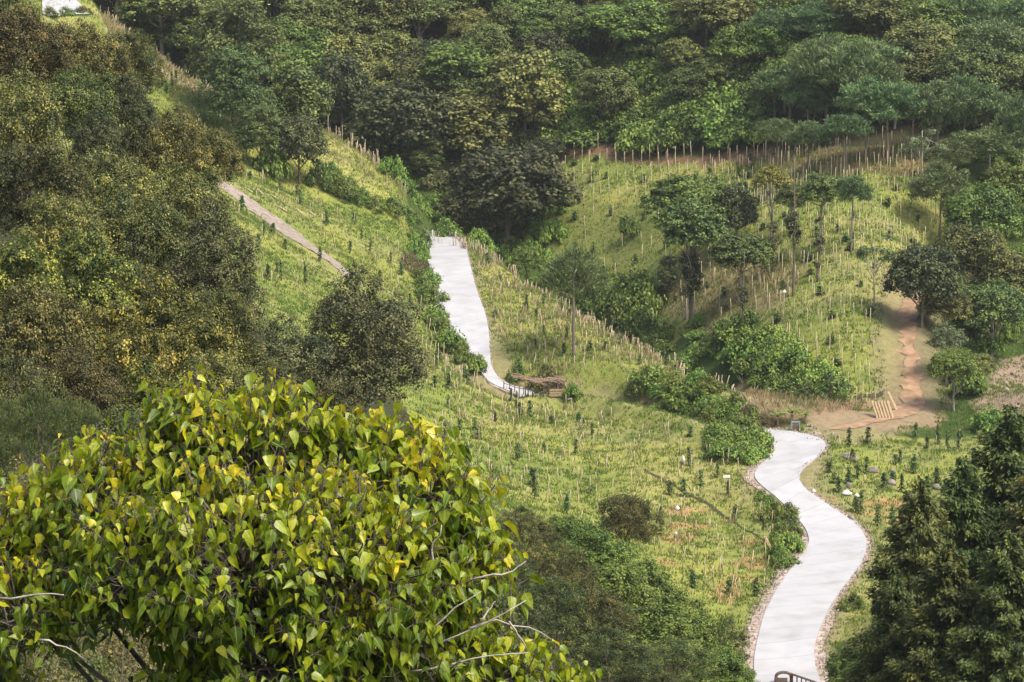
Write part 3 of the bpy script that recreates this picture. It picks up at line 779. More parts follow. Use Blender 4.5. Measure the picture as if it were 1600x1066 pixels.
# near wood (fine leaves), middle distance, far slope
add_kind('near_dark', 'broadleaf_tree', 'leaf_dark', 'bark', K_broad(L=.17, W=.12, dens=13, per=78, cr=.55, n=19, r0=.85, r1=1.6, rz=3.5, low=-.6, tipb=.38), 3, 100)
add_kind('near_brown', 'broadleaf_tree', 'leaf_brown', 'bark', K_broad(L=.17, W=.12, dens=13, per=78, cr=.55, n=20, r0=.8, r1=1.5, rz=3.5, low=-.6, tipb=.38), 2, 110)
add_kind('near_tips', 'broadleaf_tree', 'leaf_tips', 'bark', K_broad(L=.20, W=.14, dens=13, per=66, cr=.52, n=20, r0=.8, r1=1.45, rz=3.5, low=-.6, tipb=.42), 3, 120)
add_kind('near_evergreen', 'evergreen_tree', 'leaf_evergreen', 'bark', K_broad(L=.17, W=.11, dens=24, per=40, cr=.42, rx=3.3, rz=4.3, cz=5.0, n=24, r0=.9, r1=1.45, low=-.8), 2, 130)
add_kind('near_green', 'shrub', 'leaf_gully', 'bark', K_broad(L=.25, W=.17, dens=14, per=46, cr=.52, n=18, r0=.75, r1=1.5, rz=3.8, cz=5.4, low=-.7), 2, 135)
add_kind('near_thicket', 'shrub', 'leaf_dark', 'bark', K_broad(L=.14, W=.08, dens=22, per=50, cr=.36, n=24, r0=.7, r1=1.4, rz=3.8, cz=5.4, low=-.7), 2, 145)
add_kind('near_dry', 'shrub', 'leaf_dry', 'bark', K_broad(L=.07, W=.03, dens=30, per=60, cr=.3, n=24, r0=.6, r1=1.2, rz=3.8, cz=5.4, low=-.7), 1, 155)
add_kind('near_pine', 'pine_tree', 'leaf_near_pine', 'bark', K_pine(L=.17, W=.028, dens=30, per=80, cr=.34, n=26, rx=3.4, rz=1.7, r0=.6, r1=.95, flat=.6), 1, 140)
add_kind('forest', 'forest_tree', 'leaf_forest', 'pale_bark', K_broad(L=.29, W=.19, dens=13, per=40, cr=.56, tipb=.38, rz=3.5, cz=5.9, n=18, r0=1.0, low=-.55), 4, 200)
add_kind('olive', 'forest_tree', 'leaf_olive', 'pale_bark', K_broad(L=.29, W=.19, dens=13, per=40, cr=.56, tipb=.38, n=19, r0=.9, r1=1.6, rz=3.3, cz=6.0, low=-.5), 3, 210)
add_kind('green', 'forest_tree', 'leaf_green', 'pale_bark', K_broad(L=.31, W=.21, dens=12, per=36, cr=.6, tipb=.3, n=18, r0=1.0, rz=3.3, cz=6.0, low=-.5), 3, 220)
add_kind('flat', 'forest_tree', 'leaf_olive', 'pale_bark', K_broad(L=.40, W=.26, dens=13, per=20, cr=.55, rx=4.2, rz=1.7, cz=7.2, n=16, r0=.9, r1=1.4, th=7), 3, 230)
add_kind('tall', 'broadleaf_tree', 'leaf_olive', 'bark', K_broad(L=.36, W=.24, dens=15, per=24, cr=.55, rx=2.9, rz=4.4, cz=5.0, n=23, r0=1.0, r1=1.6, low=-.85), 2, 240)
add_kind('dark', 'broadleaf_tree', 'leaf_evergreen', 'bark', K_broad(L=.34, W=.22, dens=15, per=24, cr=.55, rx=3.7, rz=3.9, cz=5.2, n=22, r0=1.0, r1=1.7, low=-.85), 2, 250)
add_kind('bright', 'round_tree', 'leaf_bright', 'bark', K_broad(L=.34, W=.26, dens=15, per=22, cr=.5, rx=3.3, rz=3.0, cz=5.5, n=16, low=-.6), 1, 260)
add_kind('pine', 'pine_tree', 'leaf_pine', 'pine_bark', K_pine(L=.46, W=.085, rx=2.8, rz=3.2, cz=6.7, n=22, r0=.75, r1=1.2, dens=22), 3, 300)
add_kind('umbrella_pine', 'pine_tree', 'leaf_pine', 'pine_bark', K_pine(L=.46, W=.085, rx=3.0, rz=2.2, cz=7.5, n=20, dens=22), 2, 310)
add_kind('full_pine', 'pine_tree', 'leaf_pine', 'pine_bark', K_pine(L=.5, W=.075, rx=2.7, rz=3.0, cz=6.4, n=20, r0=.8, r1=1.3, dens=18), 2, 320)
add_kind('crown_tree', 'broadleaf_tree', 'leaf_forest', 'pale_bark', K_broad(L=.32, W=.18, dens=20, per=30, cr=.46, rx=3.0, rz=2.8, cz=6.7, n=22, r0=.75, r1=1.2, th=7, low=-.55), 3, 330)
add_kind('cone', 'cypress_tree', 'leaf_cone', 'bark', K_broad(L=.28, W=.12, dens=22, per=34, cr=.44, rx=2.6, rz=4.6, cz=4.9, n=30, r0=.9, r1=1.4, low=-.8), 2, 340)
add_kind('yellow', 'broadleaf_tree', 'leaf_yellow', 'pale_bark', K_broad(L=.36, W=.24, dens=13, per=20, cr=.5, rx=2.7, rz=2.6, cz=6.6, n=13), 1, 350)
add_kind('pale', 'pale_tree', 'leaf_pale', 'pale_bark', K_broad(L=.42, W=.18, dens=13, per=16, cr=.5, rx=3.0, rz=2.6, cz=6, n=14, r0=.8, r1=1.3), 2, 360)
add_kind('sparse', 'sparse_tree', 'leaf_pale', 'pale_bark', K_sparse(), 1, 370)
add_kind('sparse_pine', 'sparse_tree', 'leaf_pine', 'pale_bark', K_sparse(rx=1.9, n=11), 1, 375)
add_kind('column', 'lopped_tree', 'leaf_evergreen', 'bark', K_column(), 3, 380)
add_kind('bush', 'bush', 'leaf_green', 'bark', K_bush(), 3, 400)
add_kind('vine_bush', 'bush', 'leaf_vine', 'bark', K_bush(L=.27, W=.2, dens=24, per=20, cr=.42, n=14, rx=2.0, h=1.7), 4, 410)
add_kind('bright_bush', 'bush', 'leaf_bright', 'bark', K_bush(L=.22, W=.15), 2, 420)
add_kind('dark_bush', 'bush', 'leaf_dark', 'bark', K_bush(L=.18, W=.11, dens=34, per=30, n=13), 3, 430)
add_kind('near_bush', 'bush', 'leaf_vine', 'bark', K_bush(L=.15, W=.1, dens=44, per=36, cr=.3, n=15, h=2.0), 3, 440)
add_kind('dry_bush', 'bush', 'leaf_dry', 'bark', K_bush(L=.2, W=.05, dens=36, per=26), 2, 450)
add_kind('conifer', 'conifer_tree', 'leaf_conifer', 'bark', K_conifer(), 3, 500)
add_kind('sapling', 'sapling', 'leaf_sapling', 'bark', K_sapling(), 4, 600)

_first = set()
rgP = np.random.default_rng(77)
def plant(kind, x, y, W, H, label, cat, group=None, z=None, rz=None, variant=None, sink=.15, name=None):
    objname, var = KIND[kind]
    tm, cm, w0, h0 = var[rgP.integers(len(var)) if variant is None else variant % len(var)]
    root = empty(name or objname, (x, y, (float(hgt(x, y)) if z is None else z) - sink))
    root.rotation_euler = (0, 0, rgP.uniform(0, 6.283) if rz is None else rz)
    root.scale = (W / w0, W / w0, (H + sink) / h0)
    tag(root, label, cat, group)
    sz = (H + sink) / h0; sx = W / w0; lift = 0.0; zk = 1.0
    lim = 1.0 if kind in ('crown_tree', 'pine', 'full_pine', 'umbrella_pine', 'yellow', 'sparse_pine', 'green', 'pale') else (2.3 if kind in ('cone', 'tall', 'conifer') else 1.35)
    if (cat == 'tree' or kind[:5] == 'near_') and sz > lim * sx: zk = lim * sx / sz; lift = h0 * (1 - zk)
    if tm is not None: link_mesh('trunk' if cat != 'bush' and cat != 'sapling' else 'stem', tm, None, root)
    c = link_mesh('crown' if cat != 'bush' and cat != 'sapling' else 'foliage', cm, None, root)
    if lift: c.scale = (1, 1, zk); c.location = (0, 0, lift)
    return root

def plant_px(kind, cx, top, w, label, cat, base=None, D=None, group=None, **kw):
    """stand a plant at the ground under photo pixel (cx, base), or D metres out, as tall and wide as it measures from the viewpoint"""
    if D is None:
        p = hit([cx], [base])[0]; x, y = p[0], p[1]
    else:
        q = at(cx, top, D); x, y = q[0], q[1]
    q = at(cx, top, y); H = q[2] - float(hgt(x, y))
    return plant(kind, x, y, w * y / FPX, max(H, .3), label, cat, group, **kw)
# ---------------------------------------------------------------- the near wood on the left
LW = 'trees of the near wood on the left slope'
for kind, cx, top, w, D, lab in [
    ('near_dark', 5, -25, 130, 190, 'dark broadleaf tree at the upper left corner above the brown crowns'),
    ('near_brown', 42, 14, 150, 186, 'brown olive tree just below the pale road end at the upper left'),
    ('near_brown', 132, 34, 130, 195, 'bronze tinged tree directly under the top road end'),
    ('near_dark', 205, 48, 105, 200, 'dark rounded tree beside the dry grass strip at the upper left'),
    ('near_dark', 118, 108, 130, 180, 'dark shadowy tree in the hollow under the bronze tree'),
    ('near_evergreen', 196, 118, 110, 186, 'greyish tree between the dark hollow and the bright grass strip'),
    ('near_brown', 30, 115, 150, 165, 'brown leaved tree on the left edge, second crown from the top'),
    ('near_brown', 262, 168, 125, 192, 'bronze tree whose crown touches the small bright grass patch'),
    ('near_dark', 325, 196, 115, 197, 'dark tree jutting out over the upper end of the diagonal path'),
    ('near_evergreen', 150, 172, 90, 170, 'small grey green tree amid the brown crowns'),
    ('near_dark', 55, 225, 165, 150, 'broad dark tree on the left edge, third crown down'),
    ('near_brown', 178, 236, 150, 157, 'brown tree in the heart of the left wood'),
    ('near_dark', 285, 262, 150, 166, 'dark olive tree beneath the crown that overhangs the path'),
    ('near_dark', 95, 306, 165, 136, 'wide dark crowned tree left of the wood centre'),
    ('near_dark', 215, 300, 160, 146, 'dark tree with fine grey leaves in the middle of the wood'),
    ('near_evergreen', 325, 318, 160, 152, 'large dark tree bulging out against the yellow grass slope'),
    ('near_tips', 20, 372, 150, 121, 'yellow tipped tree on the left edge halfway up the picture'),
    ('near_tips', 128, 362, 165, 126, 'tall tree sprinkled with yellow shoots in the left wood'),
    ('near_tips', 240, 418, 150, 131, 'tree with golden shoots in front of the large bulging dark tree'),
    ('near_dark', 345, 452, 135, 141, 'dark small leaved tree at the foot of the yellow grass slope'),
    ('near_brown', 55, 446, 175, 111, 'bronze and yellow tree on the left edge above the pine'),
    ('near_tips', 180, 474, 165, 116, 'golden tipped tree above the middle of the big leaf tree'),
    ('near_tips', 305, 492, 150, 122, 'yellow tipped tree behind the highest shoot of the big leaf tree'),
    ('near_brown', 10, 552, 170, 97, 'brown tree on the left edge just above the feathery pine'),
    ('near_brown', 118, 548, 150, 101, 'bronze tree right behind the feathery pine'),
    ('near_tips', 236, 566, 155, 105, 'low tree with yellow shoots left of the highest big leaves'),
    ('near_brown', 345, 552, 140, 113, 'brown tree between the highest shoots of the big leaf tree'),
    ('near_pine', 62, 618, 240, 92, 'feathery green pine with flat top on the left edge'),
    ('near_dark', 195, 640, 150, 91, 'dark tree filling the gap between pine and big leaf tree'),
    ('near_dark', 408, 560, 120, 140, 'dark low tree under the greyish evergreen'),
    ('near_evergreen', 438, 498, 178, 165, 'greyish evergreen left of the dark upright evergreen'),
    ('near_evergreen', 567, 424, 198, 178, 'dark upright evergreen standing alone before the grass slope'),
    ('near_dark', 485, 590, 175, 142, 'dark tree peeping over the big leaf tree below the upright evergreen'),
    ('near_dark', 30, 735, 200, 70, 'shaded tree under the feathery pine'),
]:
    plant_px(kind, cx, top, w * .9, lab, 'tree', D=D, group=LW)

# ---------------------------------------------------------------- shrubs in the gully at the bottom, conifers at the bottom right
GB = 'shrubs in the gully at the bottom'
gl = [('near_thicket', 'brown olive shrub thicket'), ('near_green', 'fresh green shrub')]
for kind, cx, top, w, D, lab in [
    ('near_thicket', 815, 795, 100, 192, 'brown shrub whose top meets the grass beside the orange leaf'),
    ('near_thicket', 872, 838, 120, 176, 'brown thicket shrub to the right of the bare twigs'),
    ('near_thicket', 850, 900, 150, 160, 'dark brown shrub directly behind the bare twigs'),
    ('near_thicket', 925, 905, 140, 164, 'olive brown shrub right of the bare twigs'),
    ('near_thicket', 950, 985, 160, 156, 'low olive shrub at the bottom edge right of the big leaf tree'),
    ('near_green', 893, 806, 80, 206, 'green shrub left of the small dark tree in the gully'),
    ('near_green', 930, 822, 100, 201, 'green shrub under the small dark tree in the gully'),
    ('near_green', 1000, 876, 110, 195, 'green shrub below the small dark tree, towards the orange soil'),
    ('near_green', 960, 880, 120, 186, 'middle one of the fresh green gully shrubs'),
    ('near_green', 1040, 915, 110, 190, 'rounded green shrub beneath the orange soil patches'),
    ('near_green', 1010, 945, 140, 178, 'broad green shrub lower down the gully'),
    ('near_green', 1085, 962, 100, 184, 'green shrub near the foot of the gully, left of the road'),
    ('near_thicket', 1050, 1005, 140, 170, 'dark shrub at the bottom edge under the green gully shrubs'),
    ('near_thicket', 1130, 968, 80, 190, 'grey green shrub beside the left gravel shoulder'),
    ('near_green', 1125, 1015, 90, 180, 'leafy shrub at the bottom edge left of the road'),
    ('near_green', 1165, 1045, 40, 190, 'small shrub against the road edge at the bottom'),
    ('near_thicket', 1000, 1035, 120, 160, 'dark shrub cut by the bottom edge'),
    ('near_green', 1325, 1010, 60, 186, 'small round shrub by the log at the right road edge'),
    ('near_green', 1372, 1005, 80, 178, 'leafy shrub under the front conifer'),
    ('bright_bush', 1330, 925, 45, 214, 'bright shrub on the verge right of the road'),
    ('near_green', 1345, 1040, 70, 178, 'dark green shrub at the bottom right of the road'),
]:
    plant_px(kind, cx, top, w, lab, 'bush', D=D, group=GB)
plant_px('near_dark', 978, 774, 100, 'small dark round headed tree beside the orange soil patches', 'tree', D=214)
CG = 'dark conifers at the bottom right'
for cx, top, w, D, lab in [
    (1580, 655, 260, 152, 'tallest dark conifer at the right edge'),
    (1505, 735, 200, 148, 'dark conifer just left of the tallest one'),
    (1437, 768, 190, 143, 'pointed conifer closest to the orange soil on the right field'),
    (1640, 700, 220, 146, 'dark conifer half cut off by the right edge'),
    (1398, 900, 130, 137, 'lowest conifer reaching out towards the road'),
    (1480, 868, 200, 134, 'broad conifer in front at the bottom right'),
    (1575, 850, 220, 132, 'front conifer nearest the bottom right corner'),
]:
    plant_px('conifer', cx, top, w, lab, 'tree', D=D, group=CG)

# ---------------------------------------------------------------- trees of the middle crest
for kind, cx, top, w, kw, lab in [
    ('cone', 366, -8, 132, dict(base=196), 'tall green tree on the crest, highest of the left skyline pair'),
    ('cone', 374, 74, 104, dict(base=228), 'dense green tree standing just below the tallest crest tree'),
    ('cone', 408, 162, 70, dict(base=266), 'fresh green young tree at the foot of the crest pair'),
    ('tall', 466, 100, 88, dict(base=222), 'grey green tree right of the crest pair'),
    ('dark', 468, 181, 80, dict(base=288), 'brownish tree at the left end of the staked crest'),
    ('bush', 500, 242, 50, dict(base=292), 'green bush under the brownish crest tree'),
    ('vine_bush', 425, 222, 56, dict(base=276), 'leafy bush between the young tree and the brownish tree'),
    ('dark', 532, 88, 90, dict(D=408), 'dark tall tree behind the staked crest'),
    ('dark', 632, 130, 160, dict(base=278), 'broad dark olive tree left of the two big round ones'),
    ('tall', 728, 145, 124, dict(base=272), 'olive tree with yellowish right side beside the tall round tree'),
    ('tall', 820, 76, 116, dict(base=238), 'tallest round headed tree rising from the ravine'),
    ('cone', 655, 212, 72, dict(base=292), 'deep green dense tree low in the ravine beside the crest'),
    ('dark', 795, 232, 190, dict(D=382), 'big dark tree overhanging the ravine behind the upper road'),
    ('flat', 700, 266, 78, dict(D=386), 'pale flat topped tree left of the big dark ravine tree'),
    ('dark', 735, 285, 90, dict(D=380), 'dark lower tree against the end of the upper road'),
    ('bright', 823, 384, 46, dict(D=352), 'small round bright green tree on the crest right of the upper road'),
    ('full_pine', 896, 388, 96, dict(base=556), 'single round headed pine with bare trunk on the staked crest'),
    ('dark', 855, 215, 60, dict(base=262), 'olive tree at the left end of the brown soil strip'),
]:
    plant_px(kind, cx, top, w, lab, 'tree' if 'bush' not in kind else 'bush', **kw)

# ---------------------------------------------------------------- trees of the far field
for kind, cx, top, w, kw, lab in [
    ('green', 1078, 276, 140, dict(base=425), 'broad olive green tree behind the dark two stemmed tree'),
    ('crown_tree', 1082, 314, 94, dict(base=506), 'dark tall tree on two bare stems above the ravine'),
    ('crown_tree', 1072, 330, 60, dict(base=498), 'slender dark companion of the two stemmed tree'),
    ('dark', 1150, 288, 62, dict(base=390), 'dark round tree between the broad olive tree and the yellow topped one'),
    ('crown_tree', 1155, 366, 90, dict(base=472), 'round spreading tree at the edge of the dry slope'),
    ('yellow', 1205, 258, 58, dict(base=372), 'tree with yellow top in the upper field'),
    ('crown_tree', 1236, 288, 48, dict(base=372), 'small dark crowned tree beside the yellow topped one'),
    ('crown_tree', 1282, 272, 62, dict(base=392), 'round olive tree in the middle of the upper field row'),
    ('pine', 1330, 276, 56, dict(base=398), 'slim pine at the right end of the upper field row'),
    ('column', 1207, 346, 22, dict(base=425), 'short lopped tree, leftmost of the three bare columns'),
    ('column', 1240, 330, 26, dict(base=462), 'tall lopped tree with leafy tufts up its trunk'),
    ('column', 1277, 338, 20, dict(base=440), 'thin lopped tree nearest the middle of the field'),
    ('column', 1078, 395, 36, dict(base=512), 'dark shaggy column tree at the top of the vine bank'),
    ('column', 1160, 446, 18, dict(base=530), 'thin dark sapling trunk above the vine hedge'),
    ('sparse_pine', 1365, 366, 58, dict(base=484), 'spindly pine with open crown in the middle of the staked field'),
    ('pine', 1468, 254, 84, dict(base=372), 'wide topped pine at the right side of the upper field'),
    ('bright', 1578, 256, 90, dict(base=356), 'bright round tree at the right edge of the upper field'),
    ('green', 1535, 292, 112, dict(base=440), 'olive green dome tree right of the wide topped pine'),
    ('dark', 1440, 384, 108, dict(base=512), 'dark spreading tree at the top of the dirt track'),
    ('forest', 1512, 352, 108, dict(base=500), 'dark tree right of the dirt track'),
    ('olive', 1572, 392, 108, dict(base=520), 'dark tree at the right edge above the rocky cut'),
    ('olive', 1475, 448, 74, dict(base=535), 'brownish low tree beside the dirt track'),
    ('forest', 1550, 440, 96, dict(base=560), 'shaded tree between the dirt track and the rocky cut'),
    ('pale', 1478, 506, 62, dict(base=600), 'pale leaved tree beside the dirt track'),
    ('green', 1490, 548, 74, dict(base=642), 'fresh green tree at the foot of the dirt track'),
    ('sparse', 1441, 202, 64, dict(base=304), 'pale sparse tree under the pine row'),
    ('column', 1045, 400, 40, dict(base=470), 'thin brown tree left of the two stemmed tree'),
]:
    plant_px(kind, cx, top, w, lab, 'tree', **kw)

PR = 'pines along the upper edge of the field'
for kind, cx, top, w, base, lab in [
    ('pine', 1214, 186, 58, 262, 'low pine at the left end of the pine row'),
    ('pine', 1262, 190, 62, 266, 'second low pine in the pine row'),
    ('umbrella_pine', 1318, 180, 79, 278, 'umbrella topped pine in front of the pine row'),
    ('pine', 1210, 108, 65, 200, 'bright topped pine standing above the left end of the row'),
    ('pine', 1352, 122, 84, 252, 'pine with tall bare trunk left of the row middle'),
    ('pine', 1386, 130, 101, 256, 'pine with two bare trunks showing in the row middle'),
    ('pine', 1425, 132, 89, 250, 'pine right of the row middle'),
    ('pine', 1464, 128, 91, 248, 'pine behind the pale sparse tree'),
    ('pine', 1505, 120, 108, 246, 'wide pine near the right end of the row'),
    ('pine', 1544, 142, 84, 246, 'shorter pine at the right end of the row'),
    ('full_pine', 1480, 218, 72, 290, 'small bluish pine under the right end of the row'),
    ('full_pine', 1545, 200, 110, 290, 'rounded bluish pine at the right below the row'),
    ('full_pine', 1596, 150, 72, 290, 'tall dark pine at the right edge'),
    ('full_pine', 1290, 60, 108, 215, 'full pine rising above the left part of the row'),
    ('full_pine', 1345, 66, 120, 215, 'full grey pine rising above the middle of the row'),
    ('full_pine', 1262, 118, 72, 225, 'mid green pine behind the low pines'),
]:
    plant_px(kind, cx, top, w, lab, 'tree', base=base, group=PR)

# ---------------------------------------------------------------- forest slope above the fields
rgF = np.random.default_rng(5)
FOREST = [(150, -300), (1800, -300), (1800, 480), (1610, 480), (1590, 330), (1520, 215), (1500, 205), (1190, 205), (1190, 228), (1100, 240), (960, 232), (850, 226), (860, 320), (800, 372), (690, 330), (640, 250), (560, 205), (430, 185), (330, 140), (250, 85), (175, 25), (100, -300)]
FLAB = {'forest': 'dark green rounded forest tree on the far slope', 'olive': 'brownish olive forest tree on the far slope', 'green': 'fresh green forest tree on the far slope', 'flat': 'flat layered olive forest tree on the far slope',
        'pale': 'pale leaved forest tree high on the far slope', 'bright': 'bright green forest tree high on the far slope', 'pine': 'grey green pine in the forest above the pine row', 'dark': 'blackish green forest tree on the far slope'}
def visible(p, top):
    q = np.array([p[0], p[1], p[2] + top]); px, py = project(q)
    h = hit([px], [py])[0]
    return h[1] > p[1] - 4
nF = 0
for yy in np.arange(372, 462, 4.8):
    for xx in np.arange(-78, 80, 5.4):
        x, y = xx + rgF.uniform(-2.4, 2.4), yy + rgF.uniform(-2.2, 2.2); z = float(hgt(x, y)); px, py = project(np.array([x, y, z]))
        if not far_side(x, y) or not (60 < px < 1680) or not in_poly(px, py, FOREST): continue
        if (560 < px < 895 and py > 85 and y < 412) or (290 < px < 505 and y < 396): continue   # room for the big crest and ravine trees
        H = rgF.uniform(6.5, 11.5)
        if not visible(np.array([x, y, z]), H) : continue
        t = rgF.uniform(); vine = in_poly(px, py, [(850, 90), (960, 60), (1200, 90), (1200, 245), (850, 235)])
        if vine:
            if t < .62: continue
            k = 'green' if t < .8 else ('forest' if t < .92 else 'olive')
        elif py < 50 and px > 1100: k = 'pale' if t < .3 else ('bright' if t < .42 else ('olive' if t < .7 else 'green'))
        elif px > 1180 and py > 60: k = 'pine' if t < .45 else ('forest' if t < .75 else 'green')
        elif px < 560: k = 'forest' if t < .45 else ('green' if t < .75 else 'olive')
        elif px < 1180 and py < 130: k = 'flat' if t < .18 else ('olive' if t < .42 else ('forest' if t < .76 else 'green'))
        else: k = 'forest' if t < .45 else ('olive' if t < .65 else ('green' if t < .88 else 'dark'))
        s = rgF.uniform(.85, 1.25); W = H * s * .95
        plant(k, x, y, W, H, FLAB[k], 'tree', 'forest trees on the far slope', name='forest_tree'); nF += 1
print('forest trees', nF)
rgU = np.random.default_rng(6)
def undergrowth(P, name, label, kinds, Wr):
    Qs, Rs = [], []
    for p in P:
        _t, cm, w0, h0 = KIND[kinds[rgU.integers(len(kinds))]][1][0]; W = rgU.uniform(*Wr); n = len(cm.polygons)
        co = np.empty(len(cm.vertices) * 3, np.float32); cm.vertices.foreach_get('co', co); rn = np.empty(n, np.float32); cm.attributes['rnd'].data.foreach_get('value', rn)
        co = co.reshape(-1, 3) * (W / w0, W / w0, W * rgU.uniform(.5, .85) / h0); a = rgU.uniform(0, 6.283)
        co = np.c_[co[:, 0] * math.cos(a) - co[:, 1] * math.sin(a), co[:, 0] * math.sin(a) + co[:, 1] * math.cos(a), co[:, 2]] + p - [0, 0, .15]
        Qs.append(co.reshape(-1, 4, 3)); Rs.append(rn + rgU.normal(0, .1))
    o = link_mesh(name, quads_mesh(name, np.concatenate(Qs), np.concatenate(Rs)), M['leaf_vine' if 'crest' in label else 'leaf_forest'])
    tag(o, label, 'undergrowth', kind='stuff')
def scatter0(poly, dx, dy, rg, far):
    xs, ys = np.meshgrid(np.arange(-80, 80, dx), np.arange(195, 432, dy)); xs = (xs + rg.normal(0, dx * .25, xs.shape)).ravel(); ys = (ys + rg.normal(0, dy * .25, ys.shape)).ravel()
    P = np.stack([xs, ys, hgt(xs, ys)], -1); px, py = project(P); P = P[in_poly(px, py, poly) & ((ys > np.interp(xs, CREST[:, 0], CREST[:, 1]) + .5) == far)]
    return [p for p in P if visible(p, 2.0)]
ug = []
for yy in np.arange(366, 440, 5.0):
    for xx in np.arange(-70, 78, 5.0):
        x, y = xx + rgU.uniform(-2, 2), yy + rgU.uniform(-2, 2); z = float(hgt(x, y)); p = np.array([x, y, z]); px, py = project(p)
        if far_side(x, y) and 150 < px < 1650 and py > 0 and in_poly(px, py, FOREST) and visible(p, 2.5): ug.append(p)
print('undergrowth', len(ug))
undergrowth(ug, 'undergrowth', 'dense low green undergrowth between the trunks of the far forest', ['vine_bush', 'bush'], (3.2, 5.2))
rv = [p for p in scatter0([(590, 262), (632, 290), (668, 330), (700, 362), (676, 366), (640, 330), (600, 285)], 2.6, 2.6, rgU, False) if p[1] > np.interp(p[0], CREST[:, 0], CREST[:, 1]) - 4]
rv += scatter0([(560, 240), (600, 275), (640, 325), (672, 362), (740, 385), (800, 430), (870, 470), (880, 400), (860, 330), (760, 300), (690, 250)], 4.0, 4.0, rgU, True) + scatter0([(860, 300), (900, 330), (900, 450), (880, 460), (862, 400)], 4.5, 4.5, rgU, True)
rv += scatter0([(1500, 225), (1640, 225), (1640, 560), (1510, 500), (1500, 400), (1470, 330)], 4.5, 4.5, rgU, True)
undergrowth(rv, 'undergrowth', 'tangled green undergrowth on the back of the crest and beside the far field', ['vine_bush', 'bush'], (2.6, 4.4))
for (cx, base, tall, lab) in [(1007, 130, 8, 'pale trunked tree rising out of the vines left of centre'), (1062, 150, 8, 'thin grey trunked tree rising out of the vines'), (1108, 170, 7, 'bare stemmed tree at the right end of the vine bank'), (515, 205, 9, 'grey trunked tree behind the staked crest')]:
    p = hit([cx], [base])[0]; plant('crown_tree', p[0], p[1], 5.5, tall, lab, 'tree')

# vine covered bank and thickets, each mound a plant of its own
def mounds(kinds, poly, step, Wr, Hr, label, group, rg, far=None, limit=999):
    xs, ys = np.array(poly)[:, 0], np.array(poly)[:, 1]; n = 0
    for py in np.arange(ys.min(), ys.max() + .1, step * .55):
        for px in np.arange(xs.min(), xs.max() + .1, step):
            a, b = px + rg.uniform(-.45, .45) * step, py + rg.uniform(-.3, .3) * step
            if not in_poly(a, b, poly) or n >= limit: continue
            p = hit([a], [b])[0]
            if far is not None and bool(far_side(p[0], p[1])) != far: continue
            W = rg.uniform(*Wr); plant(kinds[rg.integers(len(kinds))], p[0], p[1], W, W * rg.uniform(*Hr), label, 'bush', group); n += 1
    return n
rgB = np.random.default_rng(21)
mounds(['vine_bush', 'bush'], [(870, 130), (960, 100), (1060, 100), (1200, 150), (1190, 236), (1090, 246), (960, 238), (862, 228)], 32, (5.0, 8.0), (.42, .66), 'lush vine covered mound under the forest above the brown soil strip', 'vine covered mounds below the forest', rgB)
mounds(['vine_bush', 'bush'], [(1140, 520), (1190, 505), (1300, 600), (1305, 625), (1230, 625), (1150, 585)], 30, (2.6, 4.4), (.42, .7), 'dense dark green vine bush on the bank below the staked field', 'vine bushes on the bank below the staked field', rgB, True)
mounds(['vine_bush', 'bush'], [(1020, 530), (1100, 500), (1180, 520), (1130, 580), (1080, 590), (1010, 560)], 36, (2.0, 3.4), (.4, .7), 'low green bush on the slope across the ravine', 'low bushes across the ravine', rgB, True)
mounds(['vine_bush', 'bush'], [(905, 470), (930, 440), (1000, 470), (1015, 500), (1010, 545), (960, 520)], 26, (3.6, 5.2), (.7, 1.0), 'dark green bush in the ravine behind the single pine', 'bushes in the ravine', rgB, True)
mounds(['vine_bush', 'bright_bush'], [(985, 600), (1060, 596), (1130, 620), (1180, 655), (1180, 668), (1100, 664), (1030, 640)], 24, (2.4, 3.8), (.42, .66), 'green bush on the knoll left of the road bend', 'bushes on the knoll left of the road bend', rgB, False)
mounds(['bright_bush', 'vine_bush'], [(1085, 672), (1130, 672), (1186, 690), (1200, 706), (1172, 728), (1130, 722)], 22, (2.0, 3.4), (.38, .62), 'fresh green bush spilling down to the inside of the road bend', 'bushes inside the road bend', rgB, False)
mounds(['bright_bush', 'vine_bush'], [(1190, 772), (1212, 790), (1236, 812), (1255, 840), (1240, 880), (1205, 905), (1215, 850)], 22, (1.4, 2.3), (.5, .8), 'bright green bush on the bank along the left road edge', 'bushes along the left road edge', rgB, False)
mounds(['bush', 'vine_bush'], [(640, 330), (668, 360), (672, 430), (690, 500), (726, 556), (757, 596), (735, 588), (690, 540), (650, 470), (640, 400)], 20, (1.8, 2.8), (.6, .95), 'leafy bush crowding the left edge of the upper road', 'bushes along the left edge of the upper road', rgB, False)
mounds(['bush', 'bright_bush'], [(500, 262), (560, 300), (650, 350), (660, 365), (600, 345), (520, 300)], 24, (2.4, 3.8), (.5, .8), 'bright bush on the low ridge between grass slope and crest', 'bushes on the low ridge', rgB, False)
mounds(['bush', 'vine_bush'], [(735, 384), (748, 410), (755, 440), (745, 430)], 16, (1.4, 2.2), (.6, .9), 'small bush on the right edge of the upper road', 'bushes right of the upper road', rgB, False)
mounds(['vine_bush', 'forest'], [(1500, 480), (1600, 500), (1560, 545), (1530, 600), (1500, 640), (1510, 540)], 36, (3.0, 4.6), (.6, .9), 'dark bush between the dirt track and the rocky cut', 'bushes beside the dirt track', rgB, True)
